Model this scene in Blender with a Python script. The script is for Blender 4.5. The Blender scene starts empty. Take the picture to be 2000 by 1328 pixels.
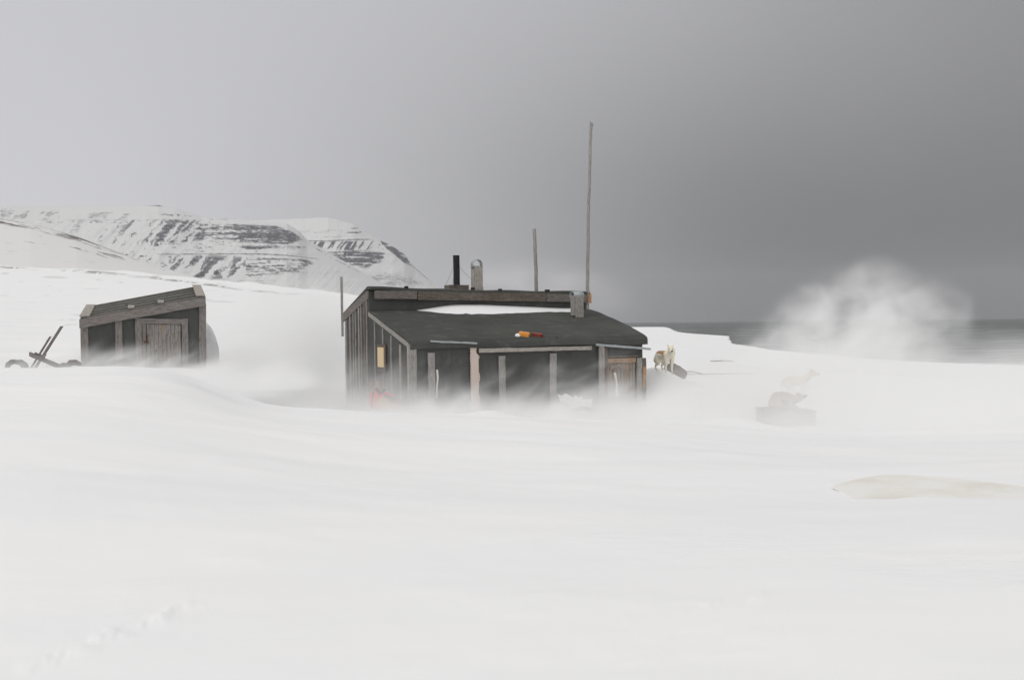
import bpy, bmesh, math, random
import numpy as np
from mathutils import Vector, Matrix
random.seed(7); rng = np.random.RandomState(11)
R = math.radians
C = bpy.context.scene.collection
EZ = 6.0                       # eye height above the sea, metres
F = 35 / 36 * 2000.0           # focal length in pixels of the 2000 px photograph

# ------------------------------------------------------------------ camera
sc = bpy.context.scene
cd = bpy.data.cameras.new('camera'); cam = bpy.data.objects.new('camera', cd); C.objects.link(cam)
cd.lens = 35; cd.sensor_width = 36; cd.clip_start = .1; cd.clip_end = 20000
PITCH = math.atan((664 - 631) / F); ROLL = math.atan(6 / 550)
CR = Matrix.Rotation(R(90) - PITCH, 3, 'X') @ Matrix.Rotation(-ROLL, 3, 'Z')
cam.matrix_world = Matrix.Translation((0, 0, EZ)) @ CR.to_4x4()
sc.camera = cam
EYE = Vector((0, 0, EZ))
def ray(px, py): return CR @ Vector(((px - 1000) / F, (664 - py) / F, -1))
def at(px, py, Y):             # the point of that sight line at depth Y
    d = ray(px, py); return EYE + d * (Y / d.y)
def hit(px, py, p0, n):        # where that sight line meets a plane
    d = ray(px, py); n = Vector(n); return EYE + d * ((Vector(p0) - EYE).dot(n) / d.dot(n))

# ------------------------------------------------------------------ nodes
def mat(name):
    m = bpy.data.materials.new(name); m.use_nodes = True; nt = m.node_tree
    return m, nt, nt.nodes, nt.links, nt.nodes['Principled BSDF']
def N(nt, t, **kw):
    n = nt.nodes.new(t)
    for k, v in kw.items():
        if k in ('operation', 'blend_type', 'data_type', 'noise_dimensions', 'feature', 'attribute_name', 'wave_type', 'bands_direction', 'interpolation_type', 'clamp', 'sky_type'): setattr(n, k, v)
        else: n.inputs[k.replace('_', ' ')].default_value = v
    return n
def link(nt, a, b): nt.links.new(a, b)
def M(nt, op, a, b=None, c=None, clamp=False):
    n = nt.nodes.new('ShaderNodeMath'); n.operation = op; n.use_clamp = clamp
    for i, v in enumerate((a, b, c)):
        if v is None: continue
        if isinstance(v, (int, float)): n.inputs[i].default_value = v
        else: nt.links.new(v, n.inputs[i])
    return n.outputs[0]
def MR(nt, v, a, b, c=0., d=1., smooth=False):
    n = nt.nodes.new('ShaderNodeMapRange'); n.clamp = True
    if smooth: n.interpolation_type = 'SMOOTHSTEP'
    nt.links.new(v, n.inputs[0])
    for i, x in enumerate((a, b, c, d)): n.inputs[i + 1].default_value = x
    return n.outputs[0]
def NOISE(nt, vec, scale, detail=4, rough=.55, dist=0):
    n = nt.nodes.new('ShaderNodeTexNoise'); n.inputs['Scale'].default_value = scale
    n.inputs['Detail'].default_value = detail; n.inputs['Roughness'].default_value = rough; n.inputs['Distortion'].default_value = dist
    if vec is not None: nt.links.new(vec, n.inputs['Vector'])
    return n.outputs['Fac']
def MAP(nt, vec, scale=(1, 1, 1), loc=(0, 0, 0), rot=(0, 0, 0)):
    n = nt.nodes.new('ShaderNodeMapping'); nt.links.new(vec, n.inputs[0])
    n.inputs['Scale'].default_value = scale; n.inputs['Location'].default_value = loc; n.inputs['Rotation'].default_value = rot
    return n.outputs[0]
def MIX(nt, f, a, b, bt='MIX'):
    n = nt.nodes.new('ShaderNodeMix'); n.data_type = 'RGBA'; n.blend_type = bt
    for s, v in ((0, f), (6, a), (7, b)):
        if isinstance(v, (int, float)): n.inputs[s].default_value = v
        elif isinstance(v, tuple): n.inputs[s].default_value = v if len(v) == 4 else v + (1,)
        else: nt.links.new(v, n.inputs[s])
    return n.outputs[2]
def BUMP(nt, h, strength, dist, b, prev=None):
    n = nt.nodes.new('ShaderNodeBump'); n.inputs['Strength'].default_value = strength; n.inputs['Distance'].default_value = dist
    nt.links.new(h, n.inputs['Height'])
    if prev is not None: nt.links.new(prev, n.inputs['Normal'])
    if b is not None: nt.links.new(n.outputs[0], b.inputs['Normal'])
    return n.outputs[0]
def TC(nt, o): return nt.nodes.new('ShaderNodeTexCoord').outputs[o]

def wood(name, base, dark, grain=.5, warm=None):
    m, nt, _, _, b = mat(name)
    uv = TC(nt, 'UV')
    g = NOISE(nt, MAP(nt, uv, (1.2, 38, 1)), 2.0, 6, .65, .4)
    g2 = NOISE(nt, MAP(nt, uv, (.8, 3, 1)), 1.6, 4)
    kn = NOISE(nt, MAP(nt, uv, (4, 22, 1)), 1.7, 2)
    col = MIX(nt, MR(nt, g, .32, .68), tuple(dark), tuple(base))
    if warm: col = MIX(nt, MR(nt, g2, .45, .75), col, tuple(warm))
    else: col = MIX(nt, MR(nt, g2, .35, .8, 0, .5), col, tuple(x * .62 for x in base))
    g3 = NOISE(nt, MAP(nt, uv, (2.6, 13, 1), loc=(3, 7, 0)), 2.2, 5, .7)
    col = MIX(nt, MR(nt, g3, .46, .66, 0, .75), col, tuple(x * .6 for x in dark))
    col = MIX(nt, MR(nt, kn, .655, .69), col, tuple(x * .2 for x in dark))
    link(nt, col, b.inputs['Base Color']); b.inputs['Roughness'].default_value = .85
    b.inputs['Specular IOR Level'].default_value = .2
    BUMP(nt, g, .5, .004, b)
    return m
W_GREY = wood('weathered grey wood', (.42, .40, .375), (.25, .235, .22))
W_FASC = wood('dark grey board', (.27, .245, .225), (.13, .115, .105))
W_PALE = wood('pale driftwood', (.50, .46, .42), (.32, .29, .26))
W_BROWN = wood('brown grey board', (.25, .215, .185), (.085, .072, .062), warm=(.115, .09, .07))
W_TAN = wood('fresh tan wood', (.44, .31, .21), (.30, .20, .13))
W_ORA = wood('orange tan wood', (.56, .33, .17), (.40, .23, .12))
W_DOOR = wood('door planks', (.36, .32, .28), (.20, .17, .15), warm=(.34, .27, .215))
W_SHED = wood('shed boards', (.29, .27, .255), (.16, .145, .135), warm=(.24, .205, .19))
W_PLY = None

def simple(name, col, rough=.6, metal=0, bump=0, bs=30, var=.25, spec=.3):
    m, nt, _, _, b = mat(name)
    o = TC(nt, 'Object'); n = NOISE(nt, o, bs, 5)
    n2 = NOISE(nt, o, bs * .13, 3)
    c = MIX(nt, MR(nt, n2, .3, .7), tuple(x * (1 - var) for x in col), tuple(col))
    c = MIX(nt, MR(nt, n, .3, .75, 0, .5), c, tuple(min(1, x * (1 + var)) for x in col))
    link(nt, c, b.inputs['Base Color']); b.inputs['Roughness'].default_value = rough; b.inputs['Metallic'].default_value = metal
    b.inputs['Specular IOR Level'].default_value = spec
    if bump: BUMP(nt, n, .6, bump, b)
    return m
ZINC = simple('dull zinc', (.38, .41, .42), .6, .3, .002, 14)
METAL_TAN = simple('painted sheet metal', (.62, .52, .46), .6, 0, .002, 5, .1)
BLACK = simple('black stove pipe', (.018, .018, .02), .5, .3, .001, 20)
TAR = simple('tar flashing', (.02, .02, .02), .7, 0, .006, 16)
BONE = simple('bleached bone', (.72, .69, .62), .6, 0, .003, 20, .15)
RUST = simple('rusty iron', (.10, .045, .03), .9, .1, .002, 50)
ORANGE = simple('orange plastic', (.72, .29, .05), .45, 0, 0, 8, .12)
MAROON = simple('dark red plastic', (.20, .035, .022), .5, 0, 0, 8, .15)
REDC = simple('red canvas', (.85, .04, .025), .8, 0, .02, 9, .2)
YELC = simple('yellow canvas', (.62, .40, .16), .8, 0, .02, 9, .2)
NAVY = simple('dark strap', (.03, .03, .045), .8)
STONE = simple('grey brown stone', (.17, .145, .13), .85, 0, .03, 7, .5)
ROPE = simple('rope', (.30, .27, .2), .9)
TYRE = simple('dark rubber', (.06, .06, .062), .8, 0, .004, 20)
DARKW = simple('wet dark wood', (.12, .10, .09), .85, 0, .006, 22, .4)
PANEL = simple('buff panel', (.72, .55, .34), .6, 0, 0, 6, .06)

def felt(name, base, streak=(1, 1, 1)):
    m, nt, _, _, b = mat(name)
    o = TC(nt, 'Object')
    a = NOISE(nt, MAP(nt, o, streak), .8, 6, .6, .3); f = NOISE(nt, o, 60, 3)
    w = NOISE(nt, MAP(nt, o, (streak[0] * 2.5, streak[1] * 2.5, streak[2] * 2.5)), 1.3, 3)
    d = tuple(x * .80 for x in base); l = tuple(x * 1.35 for x in base)
    c = MIX(nt, MR(nt, a, .3, .72), d, l)
    c = MIX(nt, MR(nt, f, .35, .7, 0, .45), c, tuple(x * 1.6 for x in base))
    c = MIX(nt, MR(nt, w, .56, .74, 0, .15), c, (.30, .31, .31))       # thin rime frozen on the felt
    link(nt, c, b.inputs['Base Color']); b.inputs['Roughness'].default_value = .9; b.inputs['Specular IOR Level'].default_value = .15
    n1 = BUMP(nt, a, .5, .12, None); BUMP(nt, f, .35, .006, b, n1)
    return m
FELT_R = felt('roofing felt', (.064, .066, .0605), (.8, 1.1, 1))
FELT_W = felt('wall felt', (.068, .069, .066), (1, 1, .45))

# snow
def snow_mat(name, ground=False):
    m, nt, _, _, b = mat(name)
    o = TC(nt, 'Object')
    b.inputs['Roughness'].default_value = .75; b.inputs['Specular IOR Level'].default_value = .12
    big = NOISE(nt, MAP(nt, o, (.35, 1.3, 1), rot=(0, 0, R(-20))), .5, 5, .5)
    c = MIX(nt, MR(nt, big, .3, .7), (.865, .868, .88), (.91, .908, .905))
    if ground:
        at_ = N(nt, 'ShaderNodeAttribute', attribute_name='dirt').outputs['Fac']
        c = MIX(nt, at_, c, (.17, .16, .155))
        st = NOISE(nt, MAP(nt, o, (.12, .5, 1), rot=(0, 0, R(-18))), 1.6, 2, .45)
        h = M(nt, 'MULTIPLY', st, 1.0)
        fine = NOISE(nt, MAP(nt, o, (2.2, 7, 1), rot=(0, 0, R(24))), 1.5, 5, .62)
        rip = NOISE(nt, MAP(nt, o, (.5, 1.0, 1), loc=(3, 1, 0), rot=(0, 0, R(24))), .55, 3)
        mask = MR(nt, rip, .55, .7)
        h2 = M(nt, 'MULTIPLY', fine, mask)
        n1 = BUMP(nt, h, .4, .09, None)
        BUMP(nt, h2, .5, .035, b, n1)
    else:
        BUMP(nt, NOISE(nt, o, 3.0, 5), .3, .05, b)
    link(nt, c, b.inputs['Base Color'])
    return m
m, nt, _, _, b = mat('frosted mist-pale plywood'); o_ = TC(nt, 'Object')
g = NOISE(nt, MAP(nt, o_, (2, 14, 14), rot=(0, 0, R(8))), 2.0, 5, .6); fr_ = NOISE(nt, o_, 1.4, 5, .65)
c = MIX(nt, MR(nt, g, .3, .7), (.66, .60, .52), (.74, .69, .61)); c = MIX(nt, MR(nt, fr_, .34, .56, .45, 1.0), c, (.84, .83, .80))  # frost dusting; the extra paleness stands in for thin mist
link(nt, c, b.inputs['Base Color']); b.inputs['Roughness'].default_value = .9; W_PLY = m
SNOW = snow_mat('drifted snow'); GSNOW = snow_mat('ground snow', True)
def mountain_mat(name, rock, snowc=(.62, .62, .622)):  # thin snow, darkened to carry the cloud shade over far terrain
    m, nt, _, _, b = mat(name)
    a = N(nt, 'ShaderNodeAttribute', attribute_name='rock').outputs['Fac']
    o = TC(nt, 'Object'); n = NOISE(nt, MAP(nt, o, (1, 1, 2.4)), .06, 8, .72)
    f = MR(nt, M(nt, 'ADD', a, M(nt, 'MULTIPLY', M(nt, 'SUBTRACT', n, .5), 2.0)), .2, .9)
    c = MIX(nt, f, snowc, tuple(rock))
    link(nt, c, b.inputs['Base Color']); b.inputs['Roughness'].default_value = .9; b.inputs['Specular IOR Level'].default_value = .1
    return m
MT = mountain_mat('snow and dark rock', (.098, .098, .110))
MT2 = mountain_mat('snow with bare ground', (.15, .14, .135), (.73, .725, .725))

def sea_mat():
    m, nt, _, _, b = mat('sea')
    o = TC(nt, 'Object')
    sw = NOISE(nt, MAP(nt, o, (.6, 1.6, 1), rot=(0, 0, R(-25))), .09, 6, .62, .5)
    foam = NOISE(nt, MAP(nt, o, (.35, 1.7, 1), loc=(7, 0, 0), rot=(0, 0, R(-12))), .10, 8, .68)
    big = NOISE(nt, MAP(nt, o, (.3, 1, 1)), .012, 3)
    thr = M(nt, 'ADD', foam, M(nt, 'MULTIPLY', M(nt, 'SUBTRACT', big, .5), .25))
    c = MIX(nt, MR(nt, sw, .3, .7), (.072, .084, .081), (.122, .137, .132))
    c = MIX(nt, MR(nt, thr, .545, .66, 0, .8), c, (.62, .64, .64))
    link(nt, c, b.inputs['Base Color']); b.inputs['Roughness'].default_value = .6; b.inputs['Specular IOR Level'].default_value = .25
    BUMP(nt, sw, .8, 1.2, b)
    return m
SEA = sea_mat()

def fur_mat(name, base, patch):
    m, nt, _, _, b = mat(name)
    a = N(nt, 'ShaderNodeAttribute', attribute_name='patch').outputs['Fac']
    o = TC(nt, 'Object'); n = NOISE(nt, MAP(nt, o, (30, 30, 12)), 2.2, 4); n2 = NOISE(nt, o, 7, 3)
    c = MIX(nt, MR(nt, n, .3, .7), tuple(x * .9 for x in base), tuple(base))
    c = MIX(nt, MR(nt, n2, .5, .75, 0, .22), c, (.70, .56, .38))
    c = MIX(nt, MR(nt, M(nt, 'ADD', a, M(nt, 'MULTIPLY', M(nt, 'SUBTRACT', n2, .5), .7)), .35, .6), c, tuple(patch))
    link(nt, c, b.inputs['Base Color']); b.inputs['Roughness'].default_value = .95; b.inputs['Specular IOR Level'].default_value = .1
    BUMP(nt, n, .5, .008, b)
    return m
FUR1 = fur_mat('cream fur', (.86, .81, .68), (.40, .235, .13))
FUR2 = fur_mat('pale tan fur', (.70, .59, .44), (.20, .14, .10))
FUR3 = fur_mat('grey fur', (.46, .40, .35), (.16, .14, .13))
NOSE = simple('dog nose', (.09, .035, .03), .5); EYEM = simple('dog eye', (.03, .025, .02), .3)

# ------------------------------------------------------------------ object helpers
def props(o, label=None, cat=None, group=None, kind=None):
    if label: o['label'] = label
    if cat: o['category'] = cat
    if group: o['group'] = group
    if kind: o['kind'] = kind
    return o
def empty(name, loc, rz=0):
    o = bpy.data.objects.new(name, None); C.objects.link(o); o.location = loc; o.rotation_euler = (0, 0, rz)
    o.empty_display_size = .2; return o
def link_bm(name, bm, m, parent=None, smooth=False):
    me = bpy.data.meshes.new(name); bmesh.ops.recalc_face_normals(bm, faces=bm.faces); bm.to_mesh(me); bm.free()
    me.materials.append(m)
    if smooth: me.polygons.foreach_set('use_smooth', [True] * len(me.polygons))
    o = bpy.data.objects.new(name, me); C.objects.link(o)
    if parent: o.parent = parent
    return o
def add_board(bm, a, b, wv, w, t, nrm, seg=8, jit=.004, taper=1.0, wobble=0):
    """a plank from a to b; wv = direction of its width, nrm = the face that looks out; it stands t proud of the line"""
    a, b, wv, nrm = Vector(a), Vector(b), Vector(wv).normalized(), Vector(nrm).normalized()
    L = (b - a).length; uv = bm.loops.layers.uv.verify(); u0, v0 = random.uniform(0, 50), random.uniform(0, 50)
    rings = []
    for i in range(seg + 1):
        f = i / seg; p = a.lerp(b, f) + wv * wobble * math.sin(f * 7 + u0)
        ww = w * (1 + (taper - 1) * f)
        j = [random.uniform(-jit, jit) for _ in range(4)]
        rings.append([bm.verts.new(p + wv * (-ww / 2 + j[0])), bm.verts.new(p + wv * (ww / 2 + j[1])),
                      bm.verts.new(p + wv * (ww / 2 + j[1]) + nrm * (t + j[2] * .3)), bm.verts.new(p + wv * (-ww / 2 + j[0]) + nrm * (t + j[3] * .3))])
    vv = (0, w, w + t, 2 * w + t)
    for i in range(seg):
        for k in range(4):
            q = (rings[i][k], rings[i][(k + 1) % 4], rings[i + 1][(k + 1) % 4], rings[i + 1][k])
            f = bm.faces.new(q)
            va, vb = vv[k], vv[k] + (w if k % 2 == 0 else t)
            for lp, (uu, v_) in zip(f.loops, ((i, va), (i, vb), (i + 1, vb), (i + 1, va))):
                lp[uv].uv = (u0 + uu / seg * L, v0 + v_)
    for rg in (rings[0], rings[-1]):
        f = bm.faces.new(rg)
        for lp, c in zip(f.loops, ((0, 0), (0, w), (.05, w), (.05, 0))): lp[uv].uv = (u0 + c[0], v0 + c[1])
def board(name, a, b, wv, w, t, nrm, m, parent=None, **k):
    bm = bmesh.new(); add_board(bm, a, b, wv, w, t, nrm, **k); return link_bm(name, bm, m, parent)
def add_tube(bm, pts, rad, seg=10, cap=True):
    uv = bm.loops.layers.uv.verify(); pts = [Vector(p) for p in pts]; n = len(pts)
    rad = rad if isinstance(rad, (list, tuple)) else [rad] * n
    rings = []; up = None; u0 = random.uniform(0, 30); l = 0; ls = []
    for i, p in enumerate(pts):
        d = (pts[min(i + 1, n - 1)] - pts[max(i - 1, 0)]).normalized()
        if up is None: up = d.orthogonal().normalized()
        up = (up - d * up.dot(d)).normalized(); s = d.cross(up)
        rings.append([bm.verts.new(p + (up * math.cos(2 * math.pi * k / seg) + s * math.sin(2 * math.pi * k / seg)) * rad[i]) for k in range(seg)])
        if i: l += (p - pts[i - 1]).length
        ls.append(l)
    for i in range(n - 1):
        for k in range(seg):
            f = bm.faces.new((rings[i][k], rings[i][(k + 1) % seg], rings[i + 1][(k + 1) % seg], rings[i + 1][k]))
            for lp, (a_, c_) in zip(f.loops, ((i, k), (i, k + 1), (i + 1, k + 1), (i + 1, k))): lp[uv].uv = (u0 + ls[a_], c_ / seg * .3)
    if cap: bm.faces.new(rings[0]); bm.faces.new(rings[-1])
def tube(name, pts, rad, m, parent=None, seg=10, cap=True):
    bm = bmesh.new(); add_tube(bm, pts, rad, seg, cap); return link_bm(name, bm, m, parent, True)
def prism(name, poly, ext, m, parent=None, bevel=0, bseg=2, smooth=False):
    bm = bmesh.new(); e = Vector(ext); n = len(poly)
    a = [bm.verts.new(Vector(p)) for p in poly]; b = [bm.verts.new(Vector(p) + e) for p in poly]
    bm.faces.new(a); bm.faces.new(b)
    for i in range(n): bm.faces.new((a[i], a[(i + 1) % n], b[(i + 1) % n], b[i]))
    if bevel: bmesh.ops.bevel(bm, geom=list(bm.edges), offset=bevel, segments=bseg, affect='EDGES', profile=.6)
    return link_bm(name, bm, m, parent, smooth)
def grid_obj(name, P, m, parent=None, attr=None, smooth=True, wrap=False):
    """P: (rows, cols, 3) array -> mesh"""
    r, c = P.shape[:2]; me = bpy.data.meshes.new(name)
    idx = np.arange(r * c).reshape(r, c)
    if wrap: idx = np.hstack([idx, idx[:, :1]])
    q = np.stack([idx[:-1, :-1], idx[:-1, 1:], idx[1:, 1:], idx[1:, :-1]], -1).reshape(-1, 4)
    me.vertices.add(r * c); me.vertices.foreach_set('co', P.reshape(-1).astype(np.float32))
    me.loops.add(len(q) * 4); me.loops.foreach_set('vertex_index', q.reshape(-1).astype(np.int32))
    me.polygons.add(len(q)); me.polygons.foreach_set('loop_start', np.arange(0, len(q) * 4, 4, dtype=np.int32))
    me.polygons.foreach_set('use_smooth', np.full(len(q), smooth)); me.update(calc_edges=True); me.validate()
    if attr:
        for k, v in attr.items():
            a = me.attributes.new(k, 'FLOAT', 'POINT'); a.data.foreach_set('value', v.reshape(-1).astype(np.float32))
    me.materials.append(m); o = bpy.data.objects.new(name, me); C.objects.link(o)
    if parent: o.parent = parent
    return o
# numpy value noise
_T = rng.rand(256, 256)
def vn(x, y):
    x = np.asarray(x, float); y = np.asarray(y, float)
    xi = np.floor(x).astype(int); yi = np.floor(y).astype(int); fx = x - xi; fy = y - yi
    fx = fx * fx * (3 - 2 * fx); fy = fy * fy * (3 - 2 * fy)
    g = lambda a, b: _T[a % 256, b % 256]
    return (g(xi, yi) * (1 - fx) + g(xi + 1, yi) * fx) * (1 - fy) + (g(xi, yi + 1) * (1 - fx) + g(xi + 1, yi + 1) * fx) * fy
def fbm(x, y, o=5, r=.55):
    s = 0; a = 1; t = 0
    for i in range(o): s = s + a * vn(x * 2 ** i + 17.3 * i, y * 2 ** i + 9.1 * i); t += a; a *= r
    return s / t
def sm(x, a, b):
    t = np.clip((x - a) / (b - a), 0, 1); return t * t * (3 - 2 * t)

# ------------------------------------------------------------------ terrain
HOR = lambda px: 631 - (px - 1000) * 6 / 550
def zrel(px, py, Y): return -(py - HOR(px)) / F * Y
ctl = []   # (px, Y, z relative to the eye)
def cp(px, Y, z): ctl.append((px, Y, z))
for px in (-900, -200, 400, 1000, 1600, 2200, 2900):
    cp(px, 2.5, -1.62); cp(px, 6, -1.64)
for px, z in ((-900, -1.1), (-200, -1.15), (300, -1.35), (700, -1.68), (1000, -1.78), (1500, -1.85), (2000, -1.84), (2900, -1.9)): cp(px, 12, z)
for px, z in ((-900, -.8), (-200, -.85), (50, -.88), (330, -.93), (480, -1.5)): cp(px, 19, z)
for px, z in ((620, -1.76), (800, -1.93), (950, -1.99), (1100, -2.09), (1250, -2.16), (1500, -2.34), (2000, -2.4), (2900, -2.4)): cp(px, 21.5, z)
for px, z in ((-900, -.6), (-200, -.8), (60, -.98), (160, -.96), (300, -1.02), (400, -1.12), (500, -1.95), (600, -2.3), (780, -2.4), (1000, -2.45), (1200, -2.55)): cp(px, 25, z)
for px, z in ((-900, -.3), (-200, -.5), (100, -.8), (300, -.8), (450, -1.6), (600, -2.2)): cp(px, 32, z)
for px, z in ((1160, -2.6), (1255, -2.45), (1275, -2.3), (1320, -2.25), (1380, -2.3), (1550, -2.34), (1800, -2.55), (2100, -2.6), (2900, -2.6)): cp(px, 31, z)
for px, z in ((1450, -2.62), (1530, -2.78), (1600, -2.74), (1800, -2.6)): cp(px, 26, z)
for px, z in ((900, -2.2), (1300, -1.80), (1340, -1.80), (1450, -2.1), (1600, -2.55), (2000, -2.9), (2900, -3)): cp(px, 35, z)
for px, z in ((-900, 2), (-200, .6), (100, .1), (350, -.2), (550, -1.2), (800, -1.8), (1100, -2.1), (1350, -2.0), (1600, -2.8), (2000, -3.3), (2900, -3.5)): cp(px, 50, z)
def farz(px, Y):
    k = [(-900, 480), (-400, 505), (0, 523), (200, 533), (370, 547), (560, 566), (740, 590), (900, 612), (1100, 630), (1240, 641), (1420, 660), (1600, 690), (2000, 712), (2900, 740)]
    return zrel(px, np.interp(px, [a for a, _ in k], [b for _, b in k]), Y)
for px in (-900, -400, 0, 200, 370, 560, 740, 900, 1100, 1240):
    for Y, f in ((120, .55), (280, .85), (650, 1.0)): cp(px, Y, float(farz(px, Y)) * f if px < 1000 else {120: -2.7, 280: -3.3, 650: -4.2}[Y])
for px, a in ((1400, ((110, -2.8), (340, -5.0))), (1600, ((100, -4.2), (150, -5.2))), (2000, ((70, -4.0), (108, -5.1))), (2900, ((60, -4.2), (90, -5.2)))):
    for Y, z in a: cp(px, Y, z)
ctl = np.array(ctl); CX = (ctl[:, 0] - 1000) / F * 3.2; CY = np.log(ctl[:, 1]) * 1.5
def tk(d2): return np.where(d2 > 0, .5 * d2 * np.log(d2 + 1e-12), 0)
n = len(ctl); A = np.zeros((n + 3, n + 3))
A[:n, :n] = tk((CX[:, None] - CX) ** 2 + (CY[:, None] - CY) ** 2) + np.eye(n) * .002
A[:n, n:] = np.c_[np.ones(n), CX, CY]; A[n:, :n] = A[:n, n:].T
# work on z / Y**.6 so near and far weigh alike
SOL = np.linalg.solve(A, np.r_[ctl[:, 2] / ctl[:, 1] ** .6, 0, 0, 0])
def shore(px): return np.interp(px, [-4000, 1100, 1240, 1330, 1405, 1424, 1428, 1500, 1700, 2000, 2900], [5000, 2600, 900, 520, 345, 318, 205, 165, 130, 108, 92])
def ground(x, y):
    x = np.asarray(x, float); y = np.maximum(np.asarray(y, float), .6)
    t = np.clip(x / y, -1.1, 1.1); gx = t * 3.2; gy = np.log(np.clip(y, 2, 700)) * 1.5; px = t * F + 1000
    z = SOL[n] + SOL[n + 1] * gx + SOL[n + 2] * gy
    for i in range(n): z = z + SOL[i] * tk((gx - CX[i]) ** 2 + (gy - CY[i]) ** 2)
    z = z * np.clip(y, 2, 700) ** .6
    z = np.where(y > 700, z * y / 700, z)
    # drift: small relief
    z = z + (fbm(x * .22 + 5, y * .5, 4) - .5) * .16 * sm(y, 4, 12) * (1 - sm(y, 60, 150))
    z = z + (fbm(x * 1.1, y * 2.0 + 3, 3) - .5) * .02 * (1 - sm(y, 20, 60))
    z = z + (fbm(x * .012, y * .02, 4) - .5) * .012 * y * sm(y, 60, 250) * (1 - sm(px, 900, 1250))
    # crusted old tracks and sastrugi close to the camera
    py = HOR(px) - z / y * F
    for (a_, b_, c_, d_, w_) in ((30, 1308, 400, 1178, 16), (1320, 1195, 1520, 1160, 7)):
        tt = np.clip((px - a_) / (c_ - a_), 0, 1); e_ = np.exp(-((py - b_ - (d_ - b_) * tt) / w_) ** 2) * sm(px, a_ - 20, a_ + 40) * (1 - sm(px, c_ - 60, c_ + 20))
        z = z + e_ * (np.maximum(fbm(x * 9, y * 9, 3, .7) - .42, 0) * .055)
    z = z + np.maximum(fbm(x * 1.3 + y * .5, y * 3.2 - x * 1.1, 5, .62) - .56, 0) * .03 * sm(y, 3, 5) * (1 - sm(y, 14, 20))
    # crest before the hut and the lee hollow left of it
    z = z + .13 * np.exp(-((px - 955) / 42) ** 2 - ((y - 21.6) / .9) ** 2)
    z = z - .17 * sm(px, 350, 470) * (1 - sm(px, 690, 780)) * sm(y, 22.3 + (px - 350) * -.004, 24.2 + (px - 350) * -.004) * (1 - sm(y, 33, 40))
    z = z + .78 * np.exp(-((x - 4.35) / 1.15) ** 2 - ((y - 31.6) / 1.25) ** 2)
    s = shore(px + (fbm(px * .03, px * 0, 4) - .5) * 40)
    z = z - sm(y, s, s * 1.03 + 2) * np.maximum(z + 9, 2)
    return z + EZ
az = np.concatenate([np.linspace(-math.pi, -R(36), 90, endpoint=False), np.linspace(-R(36), R(36), 620, endpoint=False), np.linspace(R(36), math.pi, 90, endpoint=False)])
rr = np.concatenate([[.02], np.geomspace(.8, 14, 300, endpoint=False), np.geomspace(14, 45, 260, endpoint=False), np.geomspace(45, 3300, 230)])
AA, RR = np.meshgrid(az, rr); GX = np.sin(AA) * RR; GY = np.cos(AA) * RR
yy = np.where(GY > 0, np.maximum(GY, np.abs(GX) / 1.1), np.abs(GX) / 1.1)
wgt = sm(GY / np.maximum(RR, .01), -.2, .35)
GZ = ground(GX, np.maximum(yy, .8)) * wgt + (EZ - 1.62) * (1 - wgt)
ppx = GX / np.maximum(GY, .1) * F + 1000; ppy = HOR(ppx) - (GZ - EZ) / np.maximum(GY, .1) * F
# bare gravel that shows along the edge of the plain and in short wind-scoured streaks
edge = np.interp(ppx, [-300, 0, 80, 160, 260, 400, 470, 560], [498, 519, 525, 527, 536, 553, 563, 572])
dirt = np.exp(-((ppy - edge - 2) / 1.5) ** 2) * sm(fbm(ppx * .05, ppy * .6, 5, .7), .40, .56) * sm(ppx, -200, 20) * (1 - sm(ppx, 470, 640)) * (GY > 150)
dirt += .35 * np.exp(-((ppy - edge - 15 - ppx * .01) / 1.3) ** 2) * sm(fbm(ppx * .02 + 9, ppy * .05, 4), .5, .62) * (ppx < 240) * (GY > 80)
dirt += .25 * sm(fbm(ppx * .02 + 4, ppy * .4, 4), .735, .78) * (GY > 45) * (GY < 400) * (ppx < 500)
gr = grid_obj('snow_ground', np.stack([GX, GY, GZ], -1), GSNOW, attr={'dirt': np.clip(dirt, 0, 1)}, wrap=True)
props(gr, 'wind-packed snow plain around the two huts', 'snow', kind='structure')

# sea
a2 = np.linspace(-R(20), R(75), 120); r2 = np.geomspace(60, 6500, 60); A2, R2 = np.meshgrid(a2, r2)
sea = grid_obj('sea', np.stack([np.sin(A2) * R2, np.cos(A2) * R2, A2 * 0], -1), SEA)
props(sea, 'rough grey-green sea beyond the snowy shore', 'sea', kind='structure')

# mountains ---------------------------------------------------------
def poly_in(px, py, pts, soft=3.0):
    """soft inside test of a polygon"""
    x = px; y = py; ins = np.zeros(px.shape, bool); dm = np.full(px.shape, 1e9); k = len(pts)
    for i in range(k):
        (x1, y1), (x2, y2) = pts[i], pts[(i + 1) % k]
        c = ((y1 > y) != (y2 > y)) & (x < (x2 - x1) * (y - y1) / (y2 - y1 + 1e-9) + x1); ins ^= c
        t = np.clip(((x - x1) * (x2 - x1) + (y - y1) * (y2 - y1)) / ((x2 - x1) ** 2 + (y2 - y1) ** 2 + 1e-9), 0, 1)
        dm = np.minimum(dm, np.hypot(x - x1 - t * (x2 - x1), y - y1 - t * (y2 - y1)))
    d = np.where(ins, dm, -dm); return sm(d, -soft, soft)
def line_in(px, py, pts, w):
    yl = np.interp(px, [p[0] for p in pts], [p[1] for p in pts]); e = sm(px, pts[0][0], pts[0][0] + 25) * (1 - sm(px, pts[-1][0] - 25, pts[-1][0]))
    return np.exp(-((py - yl) / w) ** 2) * e
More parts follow.
